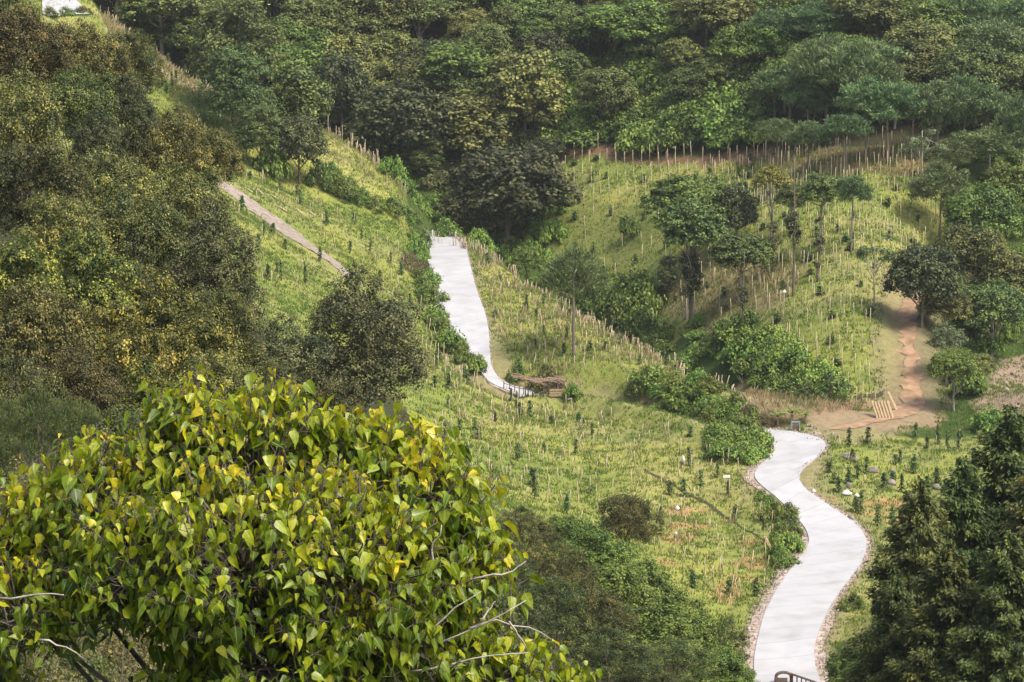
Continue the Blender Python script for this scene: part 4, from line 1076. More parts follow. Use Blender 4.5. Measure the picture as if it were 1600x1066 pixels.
for kind, cx, top, w, kw, lab in [
    ('dark_bush', 78, 10, 30, dict(base=26), 'dark bush in front of the top road end, left one'),
    ('bush', 103, 10, 30, dict(base=25), 'green bush in front of the middle of the top road end'),
    ('dark_bush', 128, 9, 30, dict(base=23), 'dark bush at the right corner of the top road end'),
    ('dark_bush', 856, 570, 58, dict(base=612), 'dark round bush behind the brush shelter'),
    ('vine_bush', 895, 598, 30, dict(base=622), 'small leafy bush right of the brush shelter'),
    ('bush', 808, 556, 34, dict(base=598), 'green bush on the slope left of the brush shelter'),
    ('bush', 1008, 570, 34, dict(base=618), 'upright green bush on the knoll, left one of the tall pair'),
    ('bush', 990, 580, 32, dict(base=622), 'upright green bush beside the tall pair on the knoll'),
    ('dry_bush', 640, 392, 52, dict(base=424), 'heap of dry brown brush left of the upper road'),
    ('dry_bush', 1195, 640, 40, dict(base=664), 'dry brown scrub at the outer side of the road bend'),
    ('dry_bush', 1170, 628, 44, dict(base=655), 'dry brown scrub by the hidden part of the road'),
    ('vine_bush', 1545, 636, 50, dict(base=672), 'green bush at the right end of the lower field'),
    ('bush', 1590, 668, 50, dict(base=705), 'bush beside the tallest conifer'),
    ('bush', 985, 330, 36, dict(base=372), 'small dark green bush on the shoulder of the far slope'),
]:
    plant_px(kind, cx, top, w, lab, 'bush', **kw)

# ---------------------------------------------------------------- planted stakes and saplings
MIDF = [(150, 20), (262, 80), (335, 150), (420, 280), (520, 330), (640, 400), (660, 470), (760, 610), (830, 630), (1000, 650), (1080, 680), (1170, 745), (1250, 850), (1190, 930), (1150, 980), (1060, 900), (960, 860), (860, 800), (740, 760), (650, 640), (600, 560), (520, 470), (400, 470), (350, 290), (250, 130)]
UPF = [(740, 390), (870, 465), (1000, 545), (1120, 602), (1090, 620), (1000, 615), (930, 612), (800, 590), (765, 560), (750, 470)]
CRF = [(505, 205), (600, 262), (660, 310), (680, 345), (600, 300), (520, 250)]
RTF = [(1300, 660), (1420, 652), (1540, 660), (1530, 720), (1400, 850), (1370, 840), (1290, 780), (1262, 755), (1290, 715)]
def scatter(poly, dx, dy, jx, jy, rg, far, ang=0.0, keep=1.0):
    xs, ys = np.meshgrid(np.arange(-80, 80, dx), np.arange(195, 412, dy))
    xs = xs + rg.normal(0, jx, xs.shape); ys = ys + rg.normal(0, jy, ys.shape) + ang * xs
    xs, ys = xs.ravel(), ys.ravel(); zs = hgt(xs, ys); px, py = project(np.stack([xs, ys, zs], -1))
    ok = in_poly(px, py, poly) & ~in_poly(px, py, PT_U + PT_L[::-1]) & (far_side(xs, ys) == far) & (road_dist(xs, ys) > 3.4) & (rg.uniform(size=len(xs)) < keep)
    P = np.stack([xs, ys, zs], -1)[ok]
    if len(P):
        px, py = project(P + [0, 0, 1.0]); h = hit(px, py); P = P[h[:, 1] > P[:, 1] - 2.5]
    return P
rgS = np.random.default_rng(33)
SF = scatter(FIELD, 1.12, 3.4, .05, .3, rgS, True)
pxx, pyy = project(SF); SF = SF[~((pxx < 1060) & (pyy > 330)) | (rgS.uniform(size=len(SF)) < .25)]
SM = scatter(MIDF, 1.5, 2.6, .45, .7, rgS, False, .35, .75)
pxx, pyy = project(SM); SM = SM[~((pxx < 690) & (pyy < 500)) | (rgS.uniform(size=len(SM)) < .22)]
SU = np.r_[scatter(UPF, .95, 2.2, .3, .6, rgS, False, .35, .85)]
SK = scatter(CRF, 1.7, 3.2, .08, .3, rgS, False, .2, .9)
SR = scatter(RTF, 2.2, 4.0, .5, .8, rgS, False, 0, .35)
cr = []
for k in range(len(CREST) - 1):
    n = int(np.linalg.norm(CREST[k + 1] - CREST[k]) / .55); t = rgS.uniform(0, 1, n)[:, None]; cr.append(CREST[k] * (1 - t) + CREST[k + 1] * t + rgS.normal(0, .3, (n, 3)))
cr = np.concatenate(cr); cr[:, 2] = hgt(cr[:, 0], cr[:, 1])
print('stakes', len(SF), len(SM), len(SU), len(SR), len(cr))

def stake_mesh(rg, h):
    mb = MB(); b = rg.normal(0, .03, 2); mb.tube([(0, 0, -.2), (b[0], b[1], h * .5), (b[0] * .3, b[1] * 1.5, h)], [.040, .036, .026], 5)
    return mb
stake_vars = []
for k in range(6):
    me = stake_mesh(np.random.default_rng(900 + k), 2.0).mesh('stake', True); me.materials.append(M['stake']); stake_vars.append(me)
allS = [(p, 'f') for p in SF] + [(p, 'm') for p in SM] + [(p, 'u') for p in SU] + [(p, 'r') for p in SR] + [(p, 'k') for p in SK] + [(p, 'c') for p in cr]
allS.sort(key=lambda s: s[0][1])
SLAB = {'k': ('tall pale stake of the staked crest below the olive trees', 'stakes on the staked crest'), 'm': ('pale wooden stake in the grass between gully and road', 'stakes on the middle hillside'), 'r': ('pale wooden stake among the saplings of the right field', 'stakes in the right field'),
        'f': ('tall pale stake in the rows of the far field', 'stakes in the far field'), 'u': ('pale stake on the slope right of the upper road', 'stakes right of the upper road'), 'c': ('pale stake of the close row along the crest', 'stakes along the crest')}
rest = MB()
for k, (p, z) in enumerate(allS):
    h = {'k': 2.2, 'f': 2.5, 'm': 1.6, 'u': 1.15, 'r': 1.2, 'c': 1.25}[z] * rgS.uniform(.55, 1.25); lean = rgS.normal(0, .03 if z in 'fk' else .12, 2)
    if k < 300:
        o = link_mesh('stake', stake_vars[k % 6], None); o.location = tuple(p); o.scale = (1, 1, h / 2.0); o.rotation_euler = (lean[0], lean[1], rgS.uniform(0, 6.28))
        tag(o, SLAB[z][0], 'stake', SLAB[z][1])
    else:
        rest.tube([p - [0, 0, .2], p + [lean[0] * h, lean[1] * h, h]], [.044, .036] if z == 'f' else [.042, .03], 4)
tag(rest.build('stakes', M['stake'], smooth=True), 'pale stakes standing farther off in rows across the grass slopes', 'stake', kind='stuff')

rgQ = np.random.default_rng(41)
for P, lab, grp, hr, wr in (
    (scatter(RTF, 1.9, 3.4, .5, .8, rgQ, False, 0, .62), 'dark green sapling planted in the bright right field', 'saplings in the right field', (.9, 1.9), (.45, .75)),
    (scatter(MIDF, 3.0, 4.6, 1.0, 1.4, rgQ, False, .3, .45), 'dark slender sapling among the stakes of the middle hillside', 'saplings on the middle hillside', (.9, 2.1), (.4, .75)),
    (scatter(UPF, 3.0, 4.0, 1.0, 1.2, rgQ, False, .3, .6), 'dark sapling on the dry slope right of the upper road', 'saplings right of the upper road', (.8, 1.6), (.4, .8)),
    (scatter(FIELD, 2.6, 5.2, .8, 1.2, rgQ, True, 0, .55), 'low dark sapling between the stakes of the far field', 'saplings in the far field', (.6, 1.3), (.6, 1.2))):
    P = P[np.argsort(P[:, 1])][:130]; print(grp, len(P))
    for p in P: plant('sapling', p[0], p[1], rgQ.uniform(*wr), rgQ.uniform(*hr), lab, 'sapling', grp, sink=.05)

# ---------------------------------------------------------------- grass: short field grass and tall dry grass
def tufts(P, hr, wr, blades, rg, rmean):
    n = len(P); B = np.repeat(P, blades, 0); m = len(B)
    a = rg.uniform(0, 6.283, m); d = np.stack([np.cos(a), np.sin(a), 0 * a], -1)
    h = rg.uniform(*hr, m) * np.repeat(rg.uniform(.6, 1.25, n), blades); w = rg.uniform(*wr, m)
    B = B + d * (rg.uniform(0, .28, m))[:, None]; s = np.stack([-d[:, 1], d[:, 0], 0 * a], -1)
    lean = rg.uniform(.1, .7, m)
    tip = B + d * (h * lean)[:, None]; tip[:, 2] += h
    mid = B + d * (h * lean * .35)[:, None]; mid[:, 2] += h * .6
    Q = np.stack([B - s * (w / 2)[:, None] - [0, 0, .05], B + s * (w / 2)[:, None] - [0, 0, .05], mid + s * (w * .4)[:, None], tip], 1)
    rnd = np.repeat(rmean, blades) + rg.normal(0, .12, m)
    return Q, rnd
def grass_points(n, ylo, yhi, rg):
    y = rg.uniform(ylo ** 2, yhi ** 2, n) ** .5; px = rg.uniform(-200, 1850, n); x = (px - 800) / FPX * y; z = hgt(x, y)
    P = np.stack([x, y, z], -1); px, py = project(P)
    far = far_side(x, y)
    ok = (py < 1090) & (py > -30) & (road_dist(x, y) > 2.5)
    ok &= (far & (in_poly(px, py, FIELD) | ((py > 300) & (px > 1400)) | ((py > 232) & (px < 1000))) & ~(in_poly(px, py, [(1402, 440), (1444, 440), (1462, 665), (1300, 668), (1400, 640)]))) | (~far & ~((y < 262) & in_poly(px, py, LEFTWOOD)) & ~((y < 205) & (x < 12)) & ~((x > 23) & (y < 200)))
    ok &= ~in_poly(px, py, PT_U + PT_L[::-1])
    P = P[ok]; px, py = px[ok], py[ok]
    h = np.concatenate([hit(px[i:i + 30000], py[i:i + 30000] - 6) for i in range(0, len(px), 30000)])
    return P[h[:, 1] > P[:, 1] - 4]
rgT = np.random.default_rng(55)
GP = grass_points(320000, 195, 415, rgT)
n3 = fbm(GP[:, 0] / 14, GP[:, 1] / 14, 9); n2 = fbm(GP[:, 0] / 2.2, GP[:, 1] / 2.2, 6); n1 = fbm(GP[:, 0] / 7, GP[:, 1] / 7, 5)
dens = np.clip((fbm(GP[:, 0] / 1.4, GP[:, 1] / 1.4, 17) - .30) * 3.0, .2, 1); GP_k = rgT.uniform(size=len(GP)) < dens
GP, n1, n2, n3 = GP[GP_k], n1[GP_k], n2[GP_k], n3[GP_k]
Q, rn = tufts(GP, (.11, .32), (.05, .10), 4, rgT, .12 + .50 * n1 + .40 * np.clip((n3 * .6 + n2 * .4 - .48) * 3, 0, 1) - .25 * np.clip((n2 - .55) * 4, 0, 1))
print('grass tufts', len(GP))
o = link_mesh('grass', quads_mesh('grass', Q, rn), M['grass']); tag(o, 'short green and straw coloured grass covering the planted slopes', 'grass', kind='stuff')
dry = np.r_[scatter(UPF, .5, .8, .2, .3, rgT, False, 0, .5), scatter([(160, 20), (262, 70), (345, 125), (350, 175), (250, 125), (160, 60)], .5, .6, .2, .3, rgT, False, 0, .8), scatter(CRF, .6, .9, .2, .3, rgT, False, 0, .6), scatter(MIDF, 1.3, 1.8, .4, .6, rgT, False, 0, .4),
            scatter([(1000, 480), (1100, 410), (1260, 420), (1230, 470), (1100, 520)], .6, .8, .2, .3, rgT, True, 0, .7), scatter([(1160, 600), (1300, 625), (1400, 622), (1280, 660), (1180, 660)], .6, .6, .2, .3, rgT, True, 0, .6)]
Q, rn = tufts(dry, (.35, .9), (.03, .05), 5, rgT, rgT.uniform(.25, .75, len(dry)))
o = link_mesh('dry_grass', quads_mesh('dry_grass', Q, rn), M['dry_grass']); tag(o, 'tall dry straw grass standing along the crest and slopes', 'dry grass', kind='stuff')
# ---------------------------------------------------------------- the big leaf tree in front
def heart_leaves(B, A, N, L, rg):
    """heart shaped blades: B stalk ends, A blade direction, N upper side, L length"""
    xs = np.array([0, .10, .30, .56, .80, 1.0]); hw = np.array([0, .30, .375, .265, .10, 0])
    n = len(B); A = unit(A); N = unit(N - (N * A).sum(-1, keepdims=True) * A); S = np.cross(N, A)
    droop = rg.uniform(.0, .60, n); fold = rg.uniform(-.1, .75, n); wid = rg.uniform(.62, 1.0, n); twist = rg.normal(0, .38, n)
    V = np.zeros((n, 14, 3))
    def pt(x, y):
        z = -droop * x ** 2 + fold * abs(y) - .12 * (abs(y) * 2.2) ** 2 * droop * 2 + twist * y * x
        xx = x - (.10 if (x < .05 or abs(y) > .3) and y != 0 else 0)
        return B + L[:, None] * (A * xx + S * (y * wid)[:, None] + N * z[:, None])
    for k in range(6): V[:, k] = pt(xs[k], 0)
    for k in range(4): V[:, 6 + k] = pt(xs[k + 1], hw[k + 1]); V[:, 10 + k] = pt(xs[k + 1], -hw[k + 1])
    T = [[0, 1, 6]] + [[k, k + 1, 6 + k, 5 + k] for k in (1, 2, 3)] + [[4, 5, 9]] + [[1, 0, 10]] + [[k + 1, k, 9 + k, 10 + k] for k in (1, 2, 3)] + [[5, 4, 13]]
    fl = np.concatenate([(np.array(t)[None] + 14 * np.arange(n)[:, None]) if True else 0 for t in []]) if False else None
    idx, sz = [], []
    base = 14 * np.arange(n)
    per = [np.array(t) for t in T]; cat = np.concatenate(per)
    fl = (base[:, None] + cat[None]).ravel(); sz = np.tile([len(t) for t in T], n)
    return V.reshape(-1, 3), fl, sz, len(T)

rgL = np.random.default_rng(8)
LOBES = [(300, 770, 22.0, 130), (395, 745, 21.8, 120), (470, 770, 22.2, 110), (590, 790, 22.2, 120), (640, 810, 21.8, 110), (185, 830, 22.0, 130), (70, 850, 22.4, 110), (-20, 880, 22.2, 110), (680, 880, 21.7, 100), (540, 900, 21.3, 170),
         (380, 900, 21.2, 180), (225, 905, 21.4, 125), (40, 965, 21.6, 80), (620, 1000, 21.4, 150), (450, 1040, 21.1, 150), (710, 1000, 21.8, 66), (860, 1070, 21.8, 45), (765, 1065, 21.6, 70), (300, 1085, 21.4, 70), (10, 1075, 21.8, 50), (295, 655, 22.0, 48), (415, 662, 21.9, 52), (530, 700, 22.1, 55), (600, 715, 22.1, 55), (660, 735, 22.0, 52), (728, 870, 21.8, 60), (140, 745, 22.2, 50)]
big = empty('big_leaf_tree', (-1.75, 22.2, float(hgt(-1.75, 22.2))))
tag(big, 'large leaved tree with yellow green heart shaped leaves filling the lower left', 'tree')
org = np.array(big.location); fork = np.array([-1.75, 22.0, -7.0])
tb = MB(); tb.tube(np.array([org + [0, 0, -.4], org + [.1, -.05, 1.6], fork]) - org, [.17, .13, .10], 9)
br = MB(); tw = MB()
cB, cA, cN, cL, cR = [], [], [], [], []
def leaf_cluster(base, d, n, young, ln=.34, Lm=.165):
    tip = base + d * ln; bend = base + d * ln * .5 + np.array([0, 0, -.02])
    tw.tube(np.array([base - d * .12, bend, tip]) - org, [.008, .006, .003], 4, False)
    for k in range(n):
        s = .25 + .75 * (k + .5) / n; p = base + d * ln * s; az = 2.4 * k + rgL.uniform(-.5, .5)
        a0 = unit(np.cross(d, [.3, .2, .9])); b0 = np.cross(d, a0); o = math.cos(az) * a0 + math.sin(az) * b0
        o = unit(o + d * .45 + np.array([0, 0, .15])); st = rgL.uniform(.05, .11)
        e = p + o * st; tw.tube(np.array([p, e]) - org, [.003, .0022], 3, False)
        flat = unit(np.array([o[0], o[1], 0]) + 1e-3)
        ax = unit(flat * rgL.uniform(.25, .9) + np.array([0, 0, -rgL.uniform(.35, 1.05)]) + rgL.normal(0, .32, 3))
        nn = unit(flat * .75 + np.array([0, 0, .75]) + rgL.normal(0, .48, 3))
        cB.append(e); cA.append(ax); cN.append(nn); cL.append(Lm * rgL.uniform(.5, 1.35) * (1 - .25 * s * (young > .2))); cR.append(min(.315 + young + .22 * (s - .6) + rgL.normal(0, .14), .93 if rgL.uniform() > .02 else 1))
YELLOW = [(590, 885, 60), (560, 930, 50), (620, 850, 50), (430, 630, 40), (660, 700, 50), (480, 860, 35), (300, 620, 40), (40, 770, 50), (190, 720, 40), (800, 870, 40), (650, 900, 50), (520, 660, 30)]
LC = np.array([at(a, b, D) for a, b, D, r in LOBES]); LRr = np.array([.88 * r / FPX * D for a, b, D, r in LOBES])
for k, (c, r) in enumerate(zip(LC, LRr)):
    m = fork + (c - fork) * .5 + rgL.normal(0, .12, 3) + [0, 0, -.12]
    br.tube(np.array([fork + rgL.normal(0, .03, 3), m, c]) - org, [.04, .026, .012], 6)
    nc = int(255 * r * r / .5) + 9
    d = sphere_dirs(nc, rgL, -.75)
    for q in d:
        p = c + q * r * rgL.uniform(.55, 1.02)
        inside = (np.linalg.norm((p - LC), axis=1) < .62 * LRr).sum()
        if inside and rgL.uniform() < .45: continue
        dd = unit(q * .75 + np.array([0, -.1, .55]) + rgL.normal(0, .25, 3))
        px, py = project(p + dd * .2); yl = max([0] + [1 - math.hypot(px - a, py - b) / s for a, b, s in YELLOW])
        young = rgL.normal(0, .10) + .14 * max(q[2], -.3) - .10 * inside + .42 * yl * rgL.uniform(.5, 1.2) + (.16 if rgL.uniform() < .2 else 0) + max(0, q[2] - .55) * .35  # yellow shoots, plus lit lobe tops and shaded inner leaves put into the colour
        if rgL.uniform() < (.5 if inside == 0 else .12): tw.tube(np.array([c + (p - c) * .25, c + (p - c) * .65 + rgL.normal(0, .03, 3), p - dd * .1]) - org, [.013, .010, .007], 4, False)
        leaf_cluster(p - dd * .1, dd, int(rgL.integers(6, 11)), young, rgL.uniform(.2, .4), rgL.uniform(.09, .13))
def px_tube(mb, pts, D, r0, r1, k=5):
    P = resample(np.array([at(a, b, D + rgL.normal(0, .03)) for a, b in pts]), 7); P[1:-1] += rgL.normal(0, .012, (5, 3)); mb.tube(P - org, np.linspace(r0, r1, 7), k)
bare = MB()
for pts in ([(640, 1000), (700, 958), (752, 924)], [(600, 1030), (700, 997), (763, 972), (822, 938)], [(735, 982), (763, 970), (800, 976), (843, 982), (861, 999)], [(796, 972), (806, 990), (820, 1018)], [(640, 1050), (750, 1026), (825, 1020)], [(740, 905), (793, 893), (822, 877)], [(672, 900), (678, 870), (690, 820)], [(752, 972), (766, 945), (774, 940)], [(380, 960), (420, 985), (470, 990)], [(470, 1010), (478, 960), (472, 930)], [(300, 840), (290, 800), (293, 780)], [(60, 1000), (100, 1010), (140, 1035)], [(0, 935), (60, 925), (100, 930)]):
    one = MB(); px_tube(one, pts, 20.9, .0095, .004); one.build('branch', M['twig'], big, True)
for a_, b_, n_ in ((238, 650, 10), (270, 628, 11), (292, 604, 14), (318, 622, 10), (345, 642, 9), (402, 612, 12), (425, 604, 14), (447, 628, 10), (520, 644, 11), (548, 648, 12), (578, 660, 9), (606, 668, 12), (640, 682, 10), (682, 678, 12), (28, 742, 10), (75, 735, 9), (122, 698, 8), (160, 690, 8), (705, 730, 10), (800, 862, 10), (812, 905, 9), (770, 820, 9), (896, 1040, 10), (862, 1048, 8), (200, 690, 9)):
    dd_ = unit(np.array([rgL.normal(0, .25), rgL.normal(0, .2), 1.0])); tp = at(a_, b_, 21.9); leaf_cluster(tp - dd_ * .36, dd_, n_, rgL.uniform(.08, .3), .36, .135); tw.tube(np.array([tp - dd_ * .36 - [0, 0, .35], tp - dd_ * .3]) - org, [.009, .007], 4, False)
for spot, n in (((776, 752), 6), ((748, 738), 1)):
    b = at(spot[0] - 20, spot[1] + 26, 21.8); leaf_cluster(b, unit(at(spot[0], spot[1], 21.8) - b), n, .52, .2, .13)
px_tube(bare, [(715, 830), (738, 800), (757, 778)], 21.8, .007, .004); bare.build('branch', M['twig'], big, True)
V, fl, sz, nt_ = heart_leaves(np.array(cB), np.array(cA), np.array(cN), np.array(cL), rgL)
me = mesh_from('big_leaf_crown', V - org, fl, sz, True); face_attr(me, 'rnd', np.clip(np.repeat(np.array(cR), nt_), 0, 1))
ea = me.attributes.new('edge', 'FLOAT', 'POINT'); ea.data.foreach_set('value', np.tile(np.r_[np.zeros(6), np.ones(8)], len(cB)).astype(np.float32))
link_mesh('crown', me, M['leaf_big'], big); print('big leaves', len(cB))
tb.build('trunk', M['limb'], big, True); br.build('limb', M['limb'], big, True); tw.build('twig', M['limb'], big, True)
# what grows behind it on the near slope
for kind, cx, top, w, D, lab in [('near_dry', 140, 900, 330, 34, 'dry brown bush seen through the gap at the lower left'), ('near_thicket', 30, 860, 420, 42, 'dark bush in the lower left corner behind the big leaves'), ('near_thicket', 260, 800, 460, 50, 'dark bush behind the middle of the big leaf tree'), ('near_thicket', 520, 820, 460, 54, 'dark bush behind the yellow shoots of the big leaf tree'), ('near_thicket', 690, 850, 360, 62, 'dark bush behind the right side of the big leaf tree'), ('near_green', 790, 1000, 120, 70, 'green bush under the bare twigs'),
                               ('near_thicket', 640, 690, 120, 160, 'dark bush at the foot of the upright evergreen'), ('near_thicket', 560, 660, 140, 150, 'dark bush in front of the upright evergreen'), ('near_thicket', 700, 760, 140, 160, 'dark bush right behind the tops of the big leaves'), ('near_thicket', 770, 850, 120, 165, 'dark bush beside the brown shrub of the gully')]:
    plant_px(kind, cx, top, w, lab, 'bush', D=D)

# ---------------------------------------------------------------- small things along the roads
def gnd(px, py): return hit([px], [py])[0]
# white post fence at the head of the upper road
f0 = gnd(676, 371); f = empty('road_fence', f0); tag(f, 'low fence of white posts and rails across the head of the upper road', 'fence')
fp = [(664, 371), (676, 371), (690, 371.5), (703, 372), (712, 374), (719, 378), (724, 384), (727, 392)]
FPt = np.array([gnd(a, b) for a, b in fp])
for k, p in enumerate(FPt):
    mb = MB(); mb.box(p - f0 + [0, 0, .42], (.17 if k < 5 else .12, .17 if k < 5 else .12, .95)); mb.box(p - f0 + [0, 0, .91], (.2, .2, .05)); mb.build('post', M['whitewash'] if k < 5 else M['thatch'], f)
for k in range(len(FPt) - 1):
    for zz in (.3, .52, .74):
        MB().beam(FPt[k] - f0 + [0, 0, zz], FPt[k + 1] - f0 + [0, 0, zz], .05, .07).build('rail', M['metal'] if k < 3 else M['thatch'], f)
# short dark posts along the lower end of the upper road
gp = tag(empty('post_rail', gnd(800, 618)), 'short dark posts with a thin rail where the upper road ends below', 'fence')
pp = [(787, 611), (796, 614), (804, 617), (811, 619), (818, 620), (825, 621), (832, 621)]; o0 = np.array(gp.location); PP = [gnd(*q) for q in pp]
for q in PP: MB().tube([q - o0 - [0, 0, .2], q - o0 + [.03, 0, 1.0]], [.06, .05], 6).build('post', M['old_wood'], gp, True)
for a, b in zip(PP[:-1], PP[1:]): MB().tube([a - o0 + [0, -.06, .8], b - o0 + [0, -.06, .8]], [.03, .03], 5).build('rail', M['old_wood'], gp, True)
# brush shelter
s0 = gnd(852, 620); sh = tag(empty('brush_shelter', s0), 'ramshackle shelter of poles, brush and planks beside the lower end of the upper road', 'shelter')
for (x, y, h, ln) in ((-2.6, 0, 1.9, .1), (-1.9, 1.2, 1.8, -.1), (-.2, 0, 1.8, .1), (.3, 1.3, 1.7, 0), (1.3, -.1, 1.6, -.1), (1.6, 1.2, 1.6, .15), (2.6, 0, 1.5, .2), (3.1, .9, 1.9, .1)):
    zz = float(hgt(s0[0] + x, s0[1] + y)) - s0[2]; MB().tube([(x, y, zz - .3), (x + ln, y, zz + h)], [.07, .05], 6).build('pole', M['thatch'], sh, True)
rgH = np.random.default_rng(4); rf = MB()
for k in range(150):
    t = rgH.uniform(); x = -2.9 + 4.6 * t; z = 2.05 - .75 * math.sin(t * 2.6) * .8 + rgH.normal(0, .07); y = rgH.uniform(-.3, 1.5)
    rf.tube([(x - .5, y, z + .08), (x, y + rgH.normal(0, .1), z), (x + .55, y + rgH.normal(0, .15), z - .12 + rgH.normal(0, .1))], [.035, .045, .02], 4, False)
rf.build('brush_roof', M['thatch'], sh)
hang = MB()
for k in range(60):
    x = rgH.uniform(-.3, 2.0); y = rgH.uniform(-.2, .3); z = 1.35 + rgH.normal(0, .1); hang.tube([(x, y, z), (x + rgH.normal(0, .15), y, z - rgH.uniform(.3, .9))], [.035, .02], 4, False)
hang.build('hanging_brush', M['old_wood'], sh)
for k, zz in enumerate((.15, .42, .69)): MB().beam((.4, -.2, zz), (2.5, -.15, zz + .04), .05, .2).build('plank', M['board'], sh)
MB().beam((1.9, -.3, 1.25), (2.9, -.1, 1.4), .06, .35).build('plank', M['board'], sh); MB().beam((2.75, -.3, 0), (2.95, -.2, 1.5), .06, .3).build('plank', M['board'], sh)
# grey frame by the bend
q0 = gnd(1243, 673); wf = tag(empty('metal_frame', q0), 'small grey metal box frame standing at the outside of the road bend', 'frame'); wf.scale = (.85, .85, .85)
for x in (-.42, .42):
    for y in (-.25, .25): MB().box((x, y, .52), (.08, .08, 1.05)).build('leg', M['metal'], wf)
MB().box((0, -.26, .98), (.76, .05, .08)).build('rail', M['metal'], wf); MB().box((0, .26, .98), (.76, .05, .08)).build('rail', M['metal'], wf); MB().box((0, 0, .35), (.74, .44, .5)).build('tub', M['old_wood'], wf)
# boards leaning below the dirt track
def board_stack(px, py, n, w, h, lean, name, label, cat):
    p = gnd(px, py); g = tag(empty(name, p), label, cat)
    for k in range(n):
        x = (k - (n - 1) / 2) * w * 1.04; dz = rgH.uniform(-.06, .06)
        MB().beam((x, 0, -.1), (x + lean * h, h * .45, h * .88 + dz), w, .05).build('board', M['board'], g)
    return g
board_stack(1384, 654, 6, .28, 1.75, -.28, 'board_stack', 'stack of raw boards leaning on the bank below the dirt track', 'boards')
board_stack(1402, 641, 1, .34, 1.9, -.42, 'leaning_board', 'single board leaning on the bank just right of the stack', 'board')
board_stack(1211, 868, 2, .13, 1.6, -.5, 'fallen_board', 'pair of old boards lying in the grass left of the road', 'board')
# white markers
def sign_post(px, py, h, bw, bh, label, name='sign_post'):
    p = gnd(px, py); g = tag(empty(name, p), label, 'sign'); MB().tube([(0, 0, -.2), (.03, 0, h)], [.05, .04], 6).build('post', M['stake'], g, True)
    MB().box((-bw * .35, -.06, h - bh / 2), (bw, .04, bh)).build('panel', M['white_plastic'], g)
sign_post(1139, 778, 2.0, .62, .24, 'white board on a pole in the middle hillside left of the road')
def rag(px, py, w, h, label, name='plastic_bag', cat='bag', pole=0):
    p = gnd(px, py); rg = np.random.default_rng(int(px)); mb = MB(); 
    d = sphere_dirs(60, rg, -2); import bmesh
    bm = bmesh.new(); bmesh.ops.create_icosphere(bm, subdivisions=2, radius=.5)
    for v in bm.verts:
        k = 1 + .28 * (vnoise(np.array([v.co.x * 3 + px]), np.array([v.co.y * 3 + v.co.z * 2]), 3)[0] - .5) * 2; v.co *= k; v.co.x *= w; v.co.y *= w * .8; v.co.z = v.co.z * h * (1.15 if v.co.z > 0 else .9) + h * .4 + pole
        if v.co.z > pole + h * .6: v.co.x *= .6
    me = bpy.data.meshes.new(name); bm.to_mesh(me); bm.free(); me.materials.append(M['white_plastic'])
    for f_ in me.polygons: f_.use_smooth = True
    if pole:
        g = tag(empty(name, p), label, cat); link_mesh('bag', me, None, g); MB().tube([(0, 0, -.2), (0, 0, pole + .1)], [.04, .035], 6).build('stake', M['stake'], g, True)
    else:
        g = tag(link_mesh(name, me, None), label, cat); g.location = tuple(p)
rag(1068, 724, .34, .62, 'white bag lying in the grass left of the road bend')
rag(1058, 812, .42, .42, 'white bag tied to a stake above the orange soil patches', pole=.8)
rag(1056, 836, .35, .3, 'small white bag beside the lower orange soil patch')
rag(1085, 594, .4, .35, 'white bag at the end of the staked crest')
rag(1322, 774, .95, .45, 'large white sack beside the orange soil of the right field', 'sack', 'sack')
rag(1339, 777, .5, .32, 'smaller white sack right of the large one', 'sack', 'sack')
rag(1271, 769, .5, .3, 'white sack at the right road edge', 'sack', 'sack')
rag(890, 625, .5, .25, 'white bag on the grass right of the brush shelter')
rag(1225, 486, .4, .4, 'white bag on a stake high in the far field', pole=1.9)
def rock(px, py, w, h, label, mat='rock', name='rock'):
    p = gnd(px, py); rg = np.random.default_rng(int(px * 7 + py)); import bmesh; w *= .72; h *= .8
    bm = bmesh.new(); bmesh.ops.create_icosphere(bm, subdivisions=2, radius=.5); s = rg.uniform(0, 50)
    for v in bm.verts:
        k = .45 + 1.2 * fbm(np.array([v.co.x * 2.2 + s]), np.array([v.co.y * 2.2 + v.co.z * 1.7 + s]), 2)[0]; v.co *= k; v.co.x *= w; v.co.y *= w * .75; v.co.z *= h * 1.6
    me = bpy.data.meshes.new(name); bm.to_mesh(me); bm.free(); me.materials.append(M[mat])
    o = tag(link_mesh(name, me, None), label, 'rock', None); o.location = tuple(p + [0, 0, h * .25]); o.rotation_euler = (rg.normal(0, .15), rg.normal(0, .15), rg.uniform(0, 6.28)); return o
for a, b, w, h, lab in [(1328, 718, 1.8, .6, 'grey rock heap in the right field nearest the road bend'), (1364, 738, 1.2, .6, 'grey rounded rock among the saplings'), (1392, 756, 1.3, .55, 'grey rock farther right, above the orange soil'), (1396, 738, .9, .4, 'small flat rock in the right field'), (1463, 763, 1.3, .45, 'pale flat rock beside the pointed conifer'), (1326, 762, .8, .5, 'dark rock behind the large white sack'), (1330, 812, .9, .55, 'pinkish rock on the verge right of the road')]:
    rock(a, b, w, h, lab)
for k in range(16):
    a, b = rgH.uniform(1550, 1605), rgH.uniform(570, 650); s = rgH.uniform(.35, .9); rock(a, b, s, s * .6, 'pale broken rock on the rocky cut at the right edge', 'pale_rock')['group'] = 'rocks of the rocky cut'
for k in range(16):
    a, b = rgH.uniform(1255, 1312), rgH.uniform(664, 684); b = max(b, 664 + (a - 1255) * .3); s = rgH.uniform(.25, .6); rock(a, b, s, s * .7, 'pale stone dumped on the outer verge of the road bend', 'pale_rock')['group'] = 'stones on the verge of the bend'
